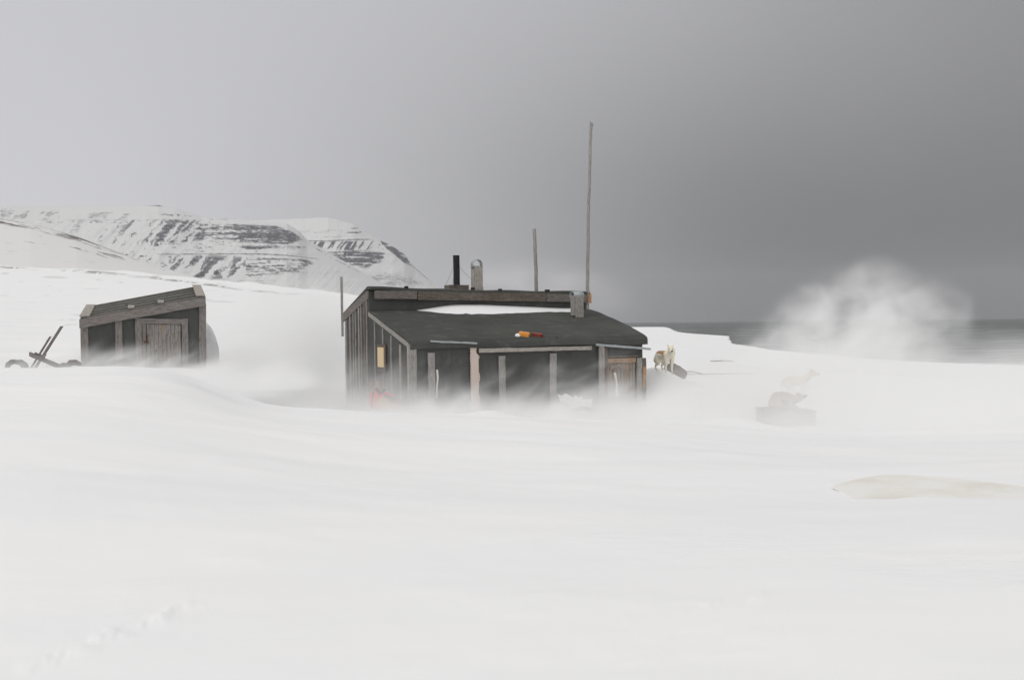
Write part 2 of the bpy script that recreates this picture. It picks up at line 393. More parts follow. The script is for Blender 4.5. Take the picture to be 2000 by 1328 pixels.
def mountain(name, x0, x1, cols, top, base, rows, dtop, dbase, maskf, m, label, gully=18, rough=1.6, relief=None, back=900):
    px = np.linspace(x0, x1, cols); tp = np.interp(px, [a for a, _ in top], [b for _, b in top]) + (fbm(px * .05, px * 0 + 3, 4) - .5) * rough
    bs = np.interp(px, [a for a, _ in base], [b for _, b in base]) if isinstance(base, list) else np.full(cols, base)
    v = np.linspace(0, 1, rows)[:, None]
    PX = np.repeat(px[None], rows, 0); PY = tp[None] + (bs - tp)[None] * v; PY = np.maximum(PY, tp[None])
    D = dtop + (dbase - dtop) * v ** .8 + 0 * PX
    # stepped benches and slanting gullies carved into the face
    D = D + (fbm((PX + PY * .9) * .055, PY * .012, 5) - .5) * gully * sm(v + 0 * PX, .02, .2) + (vn(PY * .16 + fbm(PX * .01, PY * .03) * 2, PX * .004) - .5) * gully * .5 * sm(v + 0 * PX, .02, .2)
    d = np.stack([(PX - 1000) / F, (664 - PY) / F, -np.ones_like(PX)], -1) @ np.array(CR).T
    P = np.array(EYE) + d * (D / d[..., 1])[..., None]
    rk = maskf(PX, PY)
    # far side falls away behind the ridge
    bk = []
    for f in (1.0, .6, .25):
        q = P[0].copy(); q[:, :2] *= 1 + (back * f) / dtop; q[:, 2] = EZ + (q[:, 2] - EZ) * (1 - f ** 1.3) - 20 * f; bk.append(q)
    P = np.concatenate([np.array(bk), P], 0); rk = np.concatenate([np.repeat(rk[:1] * .3, 3, 0), rk], 0)
    o = grid_obj(name, P, m, attr={'rock': np.clip(rk, 0, 1)}); props(o, label, 'mountain', kind='structure'); return o

def maskA(x, y):
    wx = x + (fbm(x * .09, y * .14, 4, .7) - .5) * 13
    g = fbm((wx + y * .85) * .13, y * .028 + x * .008, 6, .66)          # slanting gullies
    g2 = fbm((wx + y * .8) * .075 + 30, y * .03, 5, .62)
    h = fbm(x * .018, y * .55, 5, .6); sp = fbm(x * .12, y * .35, 4, .7)
    r = poly_in(x, y, [(90, 429), (400, 429), (400, 470), (300, 480), (240, 482), (190, 470), (100, 446)], 4) * sm(.6 * g + .4 * g2 + .05 * sm(x, 250, 380), .49, .585) * (.45 + .55 * sm(x, 120, 330))  # cliffs weaken to the left: thicker haze painted into the rock mask
    r = np.maximum(r, .8 * poly_in(x, y, [(90, 431), (410, 431), (410, 436), (90, 436)], 2) * sm(fbm(x * .07, y * .1, 4), .47, .6))
    big = poly_in(x, y, [(385, 436), (470, 438), (540, 441), (572, 452), (592, 468), (560, 478), (470, 474), (400, 466), (365, 470)], 4)
    r = np.maximum(r, big * sm(.6 * h + .25 * sp + .15 * g + .16 * sm(x, 400, 520), .46, .60))
    r = np.maximum(r, poly_in(x, y, [(300, 470), (380, 466), (560, 478), (600, 484), (560, 494), (300, 492), (240, 500)], 5) * sm(.6 * sp + .4 * h, .56, .66) * .9)
    r = np.maximum(r, poly_in(x, y, [(460, 480), (570, 478), (600, 483), (540, 490), (480, 488)], 3) * sm(h, .44, .58))
    r = np.maximum(r, line_in(x, y, [(290, 497), (500, 496), (560, 499), (635, 507)], 1.5) * .9)
    r = np.maximum(r, poly_in(x, y, [(330, 500), (430, 499), (600, 505), (612, 514), (590, 530), (500, 540), (430, 545), (390, 552), (330, 540)], 5) * sm(np.where(x < 480, .65 * g2 + .35 * g, .7 * h + .3 * sp) + .05 * sm(x, 470, 560), .455, .56))
    r = np.maximum(r, .42 * poly_in(x, y, [(420, 545), (520, 537), (560, 545), (540, 556), (430, 560)], 6) * sm(h, .45, .6))
    r = np.maximum(r, poly_in(x, y, [(215, 492), (300, 500), (330, 520), (310, 530), (250, 512)], 4) * sm(.6 * g + .4 * sp, .5, .6))
    r = np.maximum(r, line_in(x, y, [(270, 400), (300, 401), (345, 404)], 1.8) * .9)
    r = np.maximum(r, line_in(x, y, [(300, 417), (335, 420), (385, 424)], 2.6) * sm(sp, .35, .5))
    r = np.maximum(r, .5 * poly_in(x, y, [(0, 408), (250, 416), (270, 428), (0, 428)], 3) * sm(fbm((x + y) * .06, y * .06, 3), .55, .66))
    r = np.maximum(r, .8 * line_in(x, y, [(595, 470), (640, 500), (700, 530), (720, 545)], 1.6) * sm(sp, .5, .62))
    r = np.maximum(r, line_in(x, y, [(60, 430), (250, 430), (480, 428)], .9) * .6)
    r = .92 * r * (.72 + .5 * fbm(x * .3, y * .5, 3, .8)) - .10 * sm(fbm(x * .25, y * .8, 3, .8), .5, .6)
    return np.clip(r, 0, 1) * (x > -400)
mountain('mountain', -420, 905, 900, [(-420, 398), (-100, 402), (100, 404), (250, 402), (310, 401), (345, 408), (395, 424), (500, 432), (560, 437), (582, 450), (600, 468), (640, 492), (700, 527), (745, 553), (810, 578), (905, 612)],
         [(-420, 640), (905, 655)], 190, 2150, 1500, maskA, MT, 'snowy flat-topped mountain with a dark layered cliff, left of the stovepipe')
def maskB(x, y):
    g = fbm((x + y * .7) * .17, y * .03, 5, .6); h = fbm(x * .02, y * .5, 5); sp = fbm(x * .1, y * .25, 4, .7)
    r = line_in(x, y, [(560, 470), (640, 471), (690, 468), (738, 468)], 1.2) * .9
    r = np.maximum(r, poly_in(x, y, [(600, 472), (738, 470), (750, 488), (640, 490)], 3) * sm(g, .46, .58))
    r = np.maximum(r, poly_in(x, y, [(640, 492), (700, 488), (752, 494), (748, 510), (715, 524), (690, 520), (650, 505)], 4) * sm(.6 * h + .4 * sp, .36, .50))
    r = np.maximum(r, poly_in(x, y, [(740, 468), (768, 482), (792, 498), (804, 520), (792, 516), (768, 496), (748, 480)], 2) * sm(sp, .3, .45))
    r = np.maximum(r, line_in(x, y, [(788, 505), (812, 524), (850, 558)], 1.8) * .7)
    r = np.maximum(r, .42 * poly_in(x, y, [(705, 540), (760, 534), (805, 542), (830, 556), (760, 562)], 6))  # low mass kept faint, its haze painted into the mask
    r = np.maximum(r, poly_in(x, y, [(670, 452), (700, 440), (712, 462), (690, 462)], 3) * sm(h, .52, .62))
    r = np.maximum(r, .5 * sm(h, .60, .68) * sm(y, 440, 450) * (1 - sm(y, 466, 469)))
    r = np.maximum(r, line_in(x, y, [(630, 423.5), (655, 425)], 1.2))
    return r
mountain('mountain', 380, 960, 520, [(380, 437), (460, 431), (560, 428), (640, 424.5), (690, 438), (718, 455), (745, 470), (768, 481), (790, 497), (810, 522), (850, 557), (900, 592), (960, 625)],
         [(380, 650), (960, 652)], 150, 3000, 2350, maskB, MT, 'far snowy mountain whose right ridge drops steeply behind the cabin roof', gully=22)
def maskH(x, y):
    top = np.interp(x, HT[0], HT[1]); d = y - top
    s1 = fbm(x * .02 + 3, (d) * .45, 5); s2 = fbm(x * .014, d * .6 + 20, 5)
    r = np.exp(-((d - 6 + x * .018) / 6) ** 2) * sm(s1, .40, .55) * (1 - sm(x, 170, 300)) * .9
    c2 = np.interp(x, [-300, 0, 100, 160, 240], [430, 466, 478, 487, 503])
    r = np.maximum(r, np.exp(-((y - c2) / (7 - 5 * sm(x, 0, 60))) ** 2) * sm(s2, .48, .6) * (1 - sm(x, 230, 260)) * .85)
    r = np.maximum(r, .6 * np.exp(-((y - c2 - 3) / 5) ** 2) * sm(s2, .50, .62) * sm(x, 110, 160) * (1 - sm(x, 225, 260)))
    r = np.maximum(r, .5 * np.exp(-((d - 3) / 2) ** 2) * sm(s1, .5, .6) * sm(x, 150, 260) * (1 - sm(x, 330, 430)))
    return r
HILL = [(-500, 380), (-200, 402), (0, 427), (60, 437), (150, 462), (220, 489), (300, 517), (380, 541), (440, 556), (520, 570), (600, 590)]
HT = ([a for a, _ in HILL], [b for _, b in HILL])
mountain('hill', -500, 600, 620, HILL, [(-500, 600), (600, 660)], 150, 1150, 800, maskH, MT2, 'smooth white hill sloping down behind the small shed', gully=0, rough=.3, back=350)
for o in bpy.data.objects:
    if o.name.startswith('hill'): o['category'] = 'hill'

# ------------------------------------------------------------------ the cabin
TH = R(28); GB = -2.85                                   # base height relative to the eye
hut = empty('trapper_cabin', (-2.675, 26, EZ + GB), TH)
props(hut, 'low tar-paper cabin with grey battens and a lean-to roof, half buried in blowing snow', 'cabin')
HW, HL, HM = 7.40, 3.06, 5.25
MI = Matrix.Translation((-2.675, 26, EZ + GB)) @ Matrix.Rotation(TH, 4, 'Z'); MIi = MI.inverted()
Re = MIi @ EYE
def lray(px, py): return MIi.to_3x3() @ ray(px, py)
def onplane(px, py, axis, c):                              # local point of the plane axis = c
    d = lray(px, py); return Re + d * ((c - Re[axis]) / d[axis])
def fr(px, py): return onplane(px, py, 1, 0)               # front wall
def lf(px, py): return onplane(px, py, 0, 0)               # left wall
EAVE, TOPL, RIDGE, BACK = 2.38, 3.22, 3.92, 3.24
def roofz(x, y):                                          # lean-to roof surface
    f = np.clip(y / HL, 0, 1); base = EAVE + (TOPL - EAVE) * f
    return base + .065 * np.sin(math.pi * f) * sm(np.asarray(x, float), 3.5, HW) + .02 * np.sin(np.asarray(x) * 1.7) * (1 - f)
X, Y_, Z_ = Vector((1, 0, 0)), Vector((0, 1, 0)), Vector((0, 0, 1))
# walls
prism('front_wall', [(0, 0, -.6), (HW, 0, -.6), (HW, 0, EAVE - .04), (0, 0, EAVE - .04)], (0, .09, 0), FELT_W, hut)
side = [(0, .092, -.6), (0, HL, -.6), (0, HL, TOPL - .04), (0, .092, EAVE - .04)]
prism('side_wall', side, (.09, 0, 0), FELT_W, hut); prism('side_wall', [(HW - .09,) + p[1:] for p in side], (.09, 0, 0), FELT_W, hut)
side2 = [(0, HL + .002, -.6), (0, HM, -.6), (0, HM, BACK - .03), (0, HL + .10, RIDGE - .10), (0, HL + .002, RIDGE - .10)]
prism('side_wall', side2, (.09, 0, 0), FELT_W, hut); prism('side_wall', [(HW - .09,) + p[1:] for p in side2], (.09, 0, 0), FELT_W, hut)
prism('back_wall', [(.092, HM - .09, -.6), (HW - .092, HM - .09, -.6), (HW - .092, HM - .09, BACK - .06), (.092, HM - .09, BACK - .06)], (0, .088, 0), FELT_W, hut)
prism('clerestory_wall', [(.092, HL + .01, 2.2), (HW - .092, HL + .01, 2.2), (HW - .092, HL + .01, RIDGE - .10), (.092, HL + .01, RIDGE - .10)], (0, .08, 0), FELT_W, hut)
# lean-to roof: felt sheet rolled over the eave
xs = np.linspace(-.02, HW + .13, 90); prof = [(t, None) for t in np.linspace(HL + .005, .02, 40)]
rows = []
crease = lambda x, y: .018 * np.exp(-((x - 2.7 - (3 - y) * .45) / .07) ** 2) * sm(np.asarray(y, float), .6, 1.5)
for t, _ in prof:
    z = roofz(xs, t) + (fbm(xs * 1.1, xs * 0 + t * 1.4, 4) - .5) * .05 + crease(xs, t); rows.append(np.stack([xs, np.full_like(xs, t), z], -1))
drop = .10 + .05 * fbm(xs * 1.5, xs * 0 + 2, 3) + .08 * sm(xs, 1.4, 2.6) * 0
for k, a in enumerate(np.linspace(0, 1, 10)):
    ang = min(a * 2.2, 1) * math.pi / 2
    yy_ = .02 - .07 * math.sin(ang) - .0 * a; zz = roofz(xs, 0) - .07 * (1 - math.cos(ang)) - np.maximum(a - .45, 0) / .55 * drop
    rows.append(np.stack([xs, np.full_like(xs, yy_) + (fbm(xs * 2, xs * 0 + a, 3) - .5) * .03, zz], -1))
rf = grid_obj('lean_to_roof', np.array(rows), FELT_R, hut)
md = rf.modifiers.new('t', 'SOLIDIFY'); md.thickness = .045; md.offset = -1
# main roof
pr = [(-.02, HL - .13, RIDGE - .0), (-.06, HL + .05, RIDGE + .035), (-.06, HM + .14, BACK - .04), (-.06, HM + .14, BACK - .10), (-.06, HL + .05, RIDGE - .045), (-.06, HL - .13, RIDGE - .075)]
bm = bmesh.new(); cols = []
for i in range(41):
    f = i / 40; x = -.02 + f * (HW + .08); sag = -.10 * f - .03 * math.sin(math.pi * f) + .012 * math.sin(f * 23)
    cols.append([bm.verts.new((x, p[1], p[2] + sag)) for p in pr])
for i in range(40):
    for k in range(6): bm.faces.new((cols[i][k], cols[i][(k + 1) % 6], cols[i + 1][(k + 1) % 6], cols[i + 1][k]))
bm.faces.new(cols[0]); bm.faces.new(cols[-1]); link_bm('main_roof', bm, FELT_R, hut)
# fascia boards under its front edge
fy = HL - .10
def fz(px): return onplane(px, 560, 1, fy).x
for (pa, pb, ya, yb, m_, w) in ((731, 814, 575.5, 576.5, W_FASC, .235), (815.5, 1066, 577.5, 581.5, W_BROWN, .245), (1067, 1151, 581, 583.5, W_FASC, .25)):
    a, b = onplane(pa, ya, 1, fy), onplane(pb, yb, 1, fy); board('fascia_board', a, b, Z_, w, .035, -Y_, m_, hut, seg=14, jit=.005)
b_ = board('corner_post', (HW - .10, HL - .03, 2.9), (HW - .10, HL - .03, 3.62), X, .12, .03, -Y_, DARKW, hut)
# small felt nailing blocks on the roof edge
for px, w in ((793, .09), (976, .08), (1068, .12)):
    p = onplane(px, 563, 1, HL - .05); zc = RIDGE + .01 - .10 * p.x / HW - .03 * math.sin(math.pi * p.x / HW); board('roof_cleat', (p.x - w / 2, HL - .07, zc), (p.x + w / 2, HL - .07, zc), Y_, .12, .06, Z_, TAR, hut, seg=2)
# rake board of the main roof, rake board of the lean-to
board('rake_board', (-.002, HL + .0, RIDGE - .20), (-.002, HM + .12, BACK - .19), Z_, .24, .035, -X, W_FASC, hut, seg=10, jit=.006)
board('rake_board', (-.002, HL - .02, TOPL - .06), (-.002, .0, EAVE - .09), Z_, .12, .035, -X, W_GREY, hut, seg=12, jit=.006)
# battens on the left wall
for px, w, m_ in ((677.5, .12, W_GREY), (686, .09, W_GREY), (692, .06, W_GREY), (696.5, .07, W_GREY), (703, .09, W_GREY), (707.5, .06, W_GREY), (714, .15, W_BROWN), (718, .06, W_GREY)):
    p = lf(px, 700); zt = RIDGE - .30 + (BACK - RIDGE) * (p.y - HL) / (HM - HL)
    board('batten', (-.001, p.y, -.4), (-.001, p.y, zt), Y_, w, .03, -X, m_, hut, seg=10, jit=.006)
for px, w, yt in ((733, .055, 628), (748.5, .07, 642), (765, .07, 655), (783, .12, 673)):
    p = lf(px, yt); board('batten', (-.001, p.y, -.4), (-.001, p.y, p.z), Y_, w, .03, -X, W_GREY, hut, seg=10, jit=.006)
board('corner_board', (-.001, .05, -.4), (-.001, .05, EAVE - .12), Y_, .10, .035, -X, W_PALE, hut)
# shuttered window
wp0, wp1 = lf(742, 676), lf(755.5, 726); wy = (wp0.y + wp1.y) / 2; ww = abs(wp0.y - wp1.y)
prism('window', [(-.034, wy - ww / 2 - .06, wp1.z), (-.034, wy + ww / 2 + .06, wp1.z), (-.034, wy + ww / 2 + .06, wp0.z + .05), (-.034, wy - ww / 2 - .06, wp0.z + .05)], (-.03, 0, 0), W_BROWN, hut)
wn = [o for o in bpy.data.objects if o.name.startswith('window')][0]
prism('shutter', [(-.066, wy - ww / 2 + .02, wp1.z + .12), (-.066, wy + ww / 2 - .03, wp1.z + .12), (-.066, wy + ww / 2 - .03, wp0.z - .03), (-.066, wy - ww / 2 + .02, wp0.z - .03)], (-.02, 0, 0), PANEL, wn)
# front: battens and boards, placed on the wall plane
def fb(name, px, ytop, wpx, m_, t=.035, w=None, px2=None, y0=-.045, **k):
    p = fr(px, ytop); q = fr(px2 or px, 800); w_ = (fr(px + wpx / 2, ytop).x - fr(px - wpx / 2, ytop).x)
    return board(name, (q.x, y0, -.45), (p.x, y0, p.z), X, w_, t, -Y_, m_, hut, jit=.007, seg=14, **k)
fb('corner_board', 804, 672, 14.5, W_GREY)
fb('batten', 840.5, 689, 13, W_GREY, px2=841); fb('batten', 978, 695, 12.5, W_GREY, px2=980); fb('batten', 1078, 690, 12.5, W_GREY)
# riveted sheet metal strip with a torn right edge
bm = bmesh.new(); L0, L1 = fr(916.5, 674), fr(917, 800); rnd = random.Random(3); pts_l, pts_r = [], []
for k in range(27):
    f = k / 26; z = L0.z + (-.4 - L0.z) * f; xl = L0.x + rnd.uniform(-.006, .006)
    wr = .19 if f < .08 else .26 + .012 * math.sin(k * .9); pts_l.append((xl, -.05, z)); pts_r.append((L0.x + wr + rnd.uniform(-.016, .016), -.05, z))
vl = [bm.verts.new(p) for p in pts_l]; vr = [bm.verts.new(p) for p in pts_r]
fs = [bm.faces.new((vl[i], vr[i], vr[i + 1], vl[i + 1])) for i in range(26)]
r_ = bmesh.ops.extrude_face_region(bm, geom=fs); bmesh.ops.translate(bm, vec=(0, -.012, 0), verts=[g for g in r_['geom'] if isinstance(g, bmesh.types.BMVert)])
nf0 = len(bm.faces)
for k in range(22):
    z = L0.z - .05 - k * .085
    for x in (L0.x + .015, L0.x + (.17 if k < 2 else .245)):
        q = bmesh.ops.create_cone(bm, cap_ends=True, segments=6, radius1=.011, radius2=.007, depth=.012); bmesh.ops.rotate(bm, verts=q['verts'], matrix=Matrix.Rotation(R(90), 3, 'X')); bmesh.ops.translate(bm, verts=q['verts'], vec=(x, -.066, z))
for k_, f_ in enumerate(list(bm.faces)): f_.material_index = int(k_ >= nf0)
strip = link_bm('metal_strip', bm, METAL_TAN, hut); strip.data.materials.append(RUST)
# zinc drip strips and horizontal boards
def strip_front(name, pa, ya, pb, yb, h, t, m_, off=-.085, seg=12, jit=.006):
    a, b = onplane(pa, ya, 1, off), onplane(pb, yb, 1, off); return board(name, a, b, Z_, h, t, -Y_, m_, hut, seg=seg, jit=jit)
strip_front('drip_strip', 840, 666.5, 931, 670.5, .05, .04, ZINC); strip_front('drip_strip', 1163, 673, 1269, 681.5, .065, .05, ZINC)
strip_front('trim_board', 846, 675.5, 914, 678, .05, .03, W_BROWN, off=-.03)
strip_front('trim_board', 935, 684.8, 1155, 679.6, .105, .03, W_PALE, off=-.10, seg=18)
# door
def fbox(name, x0, y0, x1, y1, t, m_, off=-.002, parent=hut):
    a, b = fr((x0 + x1) / 2, y1), fr((x0 + x1) / 2, y0); w = fr(x1, y0).x - fr(x0, y0).x
    return board(name, (a.x, off, a.z), (b.x, off, b.z), X, w, t, -Y_, m_, parent, jit=.004)
fb('door_jamb', 1172, 675, 10, W_GREY, t=.055); fb('door_jamb', 1180.2, 676, 6.5, W_BROWN, t=.045)
fb('door_jamb', 1246, 699, 9, W_GREY, t=.05); fb('corner_board', 1255, 699, 7.5, W_BROWN, t=.04)
H0 = fr(1184, 705); H1 = fr(1240, 705)
board('door_header', (H0.x, -.002, H0.z), (H1.x, -.002, H0.z - .0), Z_, .135, .055, -Y_, W_TAN, hut)
board('door_header', (H0.x, -.002, H0.z + .12), (H1.x + .1, -.002, H0.z + .12), Z_, .05, .03, -Y_, W_BROWN, hut)
dp = [1188.5, 1196, 1203.5, 1211, 1219, 1228, 1234, 1239.5]; bm = bmesh.new()
for i in range(7):
    a, b = fr(dp[i] + .35, 710), fr(dp[i + 1] - .35, 710); add_board(bm, ((a.x + b.x) / 2, -.002, -.4), ((a.x + b.x) / 2, -.002, H0.z - .075), X, b.x - a.x, .02 + .004 * (i % 2), -Y_, jit=.002)
door = link_bm('door', bm, W_DOOR, hut)
tb = fr(1186.3, 711); board('door_trim', (tb.x, -.002, -.4), (tb.x, -.002, H0.z - .075), X, .055, .035, -Y_, W_TAN, hut)
a, b = fr(1190.5, 717), fr(1218.5, 717); board('cross_board', (a.x, -.026, a.z), (b.x, -.026, a.z), Z_, .12, .022, -Y_, W_DOOR, door)
a = fr(1224, 712); board('split_board', (a.x, -.024, a.z - .5), (a.x, -.024, a.z), X, .07, .016, -Y_, W_TAN, door, jit=.012)
# orange patch on the right corner, orange end blocks below the flagpole
p = onplane(1257.5, 737, 1, -.05); q0, q1 = onplane(1256.5, 757, 1, -.05), onplane(1258, 716, 1, -.05)
pb = board('repair_board', q0, q1, X, .10, .05, -Y_, W_ORA, hut, jit=.01)
q0, q1 = onplane(1148, 592, 1, HL - .13), onplane(1148.5, 574, 1, HL - .13)
board('end_block', (q0.x + .06, HL - .14, q0.z), (q0.x + .06, HL - .14, q1.z), X, .09, .05, -Y_, W_ORA, hut, jit=.008)
q0 = onplane(1147, 604, 1, HL - .06); q1 = onplane(1147, 592, 1, HL - .06)
board('end_block', (q0.x, HL - .06, q0.z - .05), (q0.x, HL - .06, q1.z), X, .08, .04, -Y_, W_ORA, hut, jit=.005)
# ---- stovepipe on its box
def bx(name, c, s, m_, parent, bevel=0):
    x, y, z = c; a, b, h = s
    return prism(name, [(x - a / 2, y - b / 2, z), (x + a / 2, y - b / 2, z), (x + a / 2, y + b / 2, z), (x - a / 2, y + b / 2, z)], (0, 0, h), m_, parent, bevel)
sy = HL + .55; sp = onplane(891, 556, 1, sy)
zr = lambda x, y: RIDGE + (BACK - RIDGE) * (y - HL) / (HM - HL) - .1 * x / HW
cb = bmesh.new()
bw = .34
p0 = onplane(877, 560, 1, sy - .16); p1 = onplane(915, 560, 1, sy - .16); zt = onplane(891, 556.5, 1, sy - .16).z
for (a_, b_, n_) in (((p0.x, sy - .16), (p1.x, sy - .16), -Y_), ((p0.x, sy + .16), (p1.x, sy + .16), Y_)):
    add_board(cb, (a_[0], a_[1], zt - .22), (b_[0], b_[1], zt - .22), Z_, .44, .03, n_, jit=.003)
for x_ in (p0.x, p1.x - .03): add_board(cb, (x_, sy - .155, zt - .22), (x_, sy + .155, zt - .22), Z_, .43, .03, X, jit=.002)
add_board(cb, (p0.x + .03, sy, zt - .07), (p1.x - .03, sy, zt - .07), Y_, .30, .02, Z_, jit=0)
base = link_bm('chimney_box', cb, W_BROWN, hut)
pt = onplane(891, 499, 1, sy); pb_ = onplane(892, 556, 1, sy)
bm = bmesh.new(); add_tube(bm, [(pb_.x, sy, zt - .1), (pb_.x, sy, (pt.z + zt) / 2), (pt.x, sy, pt.z - .03)], .10, 20, True); add_tube(bm, [(pt.x, sy, pt.z - .029), (pt.x, sy, pt.z)], .104, 20)
pipe = link_bm('stovepipe', bm, BLACK, hut, False)
for pa, pz in (((870, 558), (886, 520)), ((884, 556), (888, 520)), ((921, 546), (896, 519))):
    a, b = onplane(*pa, 1, sy - .02), onplane(*pz, 1, sy - .02); mid = (a + b) / 2 - Z_ * .03
    tube('guy_wire', [a, mid, b], .004, RUST, pipe, 5)
# ---- two wooden vents with curved zinc hoods
def vent(pxl, pxr, ytop, ybot, ly, hood_r, arch, lean=0):
    a, b = onplane(pxl, ybot, 1, ly), onplane(pxr, ybot, 1, ly); w = (b.x - a.x) * .85; z1 = onplane((pxl + pxr) / 2, ytop, 1, ly).z
    cx = (a.x + b.x) / 2; z0 = a.z - .35; bm = bmesh.new(); d = w * .85
    tp = (.93 if arch else 1.)
    add_board(bm, (cx, ly - d / 2, z0), (cx + lean, ly - d / 2, z1), X, w, .022, -Y_, jit=.003, taper=tp); add_board(bm, (cx, ly + d / 2 - .02, z0), (cx + lean, ly + d / 2 - .02, z1), X, w, .022, Y_, jit=.003, taper=tp)
    for s_ in (-1, 1): add_board(bm, (cx + s_ * (w / 2 - .012) - (.011), ly, z0), (cx + lean + s_ * (w * tp / 2 - .012) - .011, ly, z1), Y_, d - .046, .022, X, jit=.001)
    v = link_bm('vent_shaft', bm, W_PALE if arch else W_GREY, hut)
    bm = bmesh.new(); r = w / 2 + .015; hd = d * (.9 if not arch else .32); y0, y1 = ly - .09, ly + .09
    ring = []
    zb = z1 - .08
    pts = [(-r, -.10 if arch else -.04)] + [(r * math.cos(t), .10 * 0 + r * math.sin(t)) for t in np.linspace(math.pi, 0, 15)] + [(r, -.10 if arch else -.04)]
    for (xx, zz) in pts: ring.append((bm.verts.new((cx + lean + xx, y0, zb + .12 + zz)), bm.verts.new((cx + lean + xx, y1, zb + .12 + zz))))
    fs = [bm.faces.new((ring[i][0], ring[i + 1][0], ring[i + 1][1], ring[i][1])) for i in range(len(ring) - 1)]
    if not arch:
        bm.clear(); ring = []; rr_ = d * .56; zc = z1 - .02
        for t in np.linspace(-.25, math.pi + .25, 18): ring.append((bm.verts.new((cx - w / 2 - .03, ly - rr_ * math.cos(t), zc + rr_ * .95 * math.sin(t))), bm.verts.new((cx + w / 2 + .03, ly - rr_ * math.cos(t), zc + rr_ * .95 * math.sin(t)))))
        for i in range(17): bm.faces.new((ring[i][0], ring[i + 1][0], ring[i + 1][1], ring[i][1]))
    h = link_bm('vent_hood', bm, ZINC, v, True); m_ = h.modifiers.new('t', 'SOLIDIFY'); m_.thickness = .012; m_.offset = 0
    return v, cx, w, a.z
vent(922, 941, 520, 563, HL + .42, 0, True, lean=-.0)
bx('flashing', ((onplane(931.5, 563, 1, HL + .42)).x, HL + .42, onplane(931.5, 563, 1, HL + .42).z - .12), (.30, .28, .14), TAR, hut)
# the second vent stands on the lean-to roof: find the spot
def on_roof(px, py):
    d = lray(px, py); lo, hi = 10, 45
    for i in range(60):
        mid = (lo + hi) / 2; p = Re + d * (mid / 1.0)
        if p.z > float(roofz(p.x, p.y)) : lo = mid
        else: hi = mid
    return Re + d * lo
vp = on_roof(1127, 622)
v2 = vent(1117.5, 1136.5, 577, 620, vp.y + .12, 0, False)
bx('flashing', (vp.x + .0, vp.y + .12, vp.z - .06), (.28, .28, .15), TAR, hut)
# loose felt seam cord from the vent
a = on_roof(1115, 621); tube('seam_cord', [on_roof(1084, 621) + Z_ * .02, on_roof(1092, 626) + Z_ * .02, on_roof(1103, 627) + Z_ * .02, on_roof(1114, 622) + Z_ * .02], .008, TAR, hut, 5)

for sa, sb_ in (((918, 607), (968, 657)), ((1068, 640), (1090, 662)), ((820, 640), (905, 634))):
    tube('lap_seam', [on_roof(sa[0] + (sb_[0] - sa[0]) * f, sa[1] + (sb_[1] - sa[1]) * f) + Z_ * .012 for f in (0, .35, .7, 1)], .009, TAR, hut, 5)
# roof snow: a long lens against the step
bm = None
nx, ny = 90, 16; P = np.zeros((ny, nx, 3)); xa, xb = onplane(785, 600, 1, HL - .1).x, HW - .25
for i in range(nx):
    f = i / (nx - 1); x = xa + (xb - xa) * f
    hgt = (.0 + .19 * sm(np.array(f), 0, .32) * (1 - .62 * sm(np.array(f), .35, 1)) + .0) * (1 if f < .995 else .2) * (.92 + .16 * float(fbm(x * .8, 1.0, 3)))
    wd = .14 + .40 * float(sm(np.array(f), 0, .3)) * (1 - .2 * f) + .04 * float(vn(x * 3, 2))
    for j in range(ny):
        g = j / (ny - 1); y = HL - .01 - wd * g; P[j, i] = (x, y, float(roofz(x, y)) + .012 + hgt * (1 - g ** 1.6) ** .8 - (.05 if j == ny - 1 else 0))
P[:, 0, 2] -= .04; P[:, -1, 2] -= .10
sn = grid_obj('roof_snow', P, SNOW); sn.matrix_world = MI.copy()
props(sn, 'long white snow drift lying on the lean-to roof below the upper wall', 'snow', kind='stuff')

# things on the roof ------------------------------------------------
def roof_box(name, px, py, L_, W_, H_, ang, m_, label, cat):
    p = on_roof(px, py); w = MI @ p; o = empty(name, w, TH + R(ang)); sl = math.atan((TOPL - EAVE) / HL)
    o.rotation_euler = (Matrix.Rotation(TH, 3, 'Z') @ Matrix.Rotation(sl, 3, 'X') @ Matrix.Rotation(R(ang), 3, 'Z')).to_euler()
    o.scale = (.82,) * 3; props(o, label, cat); return o
o = roof_box('jerry_can', 1023, 659, .42, .26, .16, -35, ORANGE, 'orange plastic can lying on the lean-to roof beside the dark red one', 'jerry can')
body = prism('can_body', [(-.19, -.12, .01), (.17, -.12, .01), (.19, .12, .01), (-.17, .12, .01)], (0, 0, .17), ORANGE, o, .022, 2, False)
tube('can_neck', [(-.18, -.05, .09), (-.24, -.06, .09)], .035, ORANGE, o)
bm = bmesh.new(); bmesh.ops.create_icosphere(bm, subdivisions=3, radius=.1)
for v in bm.verts: v.co *= .75 + .6 * random.random() * .5; v.co.z *= .8
bmesh.ops.translate(bm, vec=(-.20, -.13, .06), verts=bm.verts); pz = link_bm('snow_plug', bm, SNOW, o)
o = roof_box('jerry_can', 1049, 659, .4, .26, .13, -35, MAROON, 'dark red plastic can lying on the lean-to roof beside the orange one', 'jerry can')
prism('can_body', [(-.19, -.06, .01), (-.10, -.12, .01), (.12, -.12, .01), (.19, -.02, .01), (.17, .10, .01), (-.15, .10, .01)], (0, 0, .14), MAROON, o, .022, 2, False)
tube('can_neck', [(.16, -.05, .08), (.21, -.06, .08)], .03, MAROON, o)

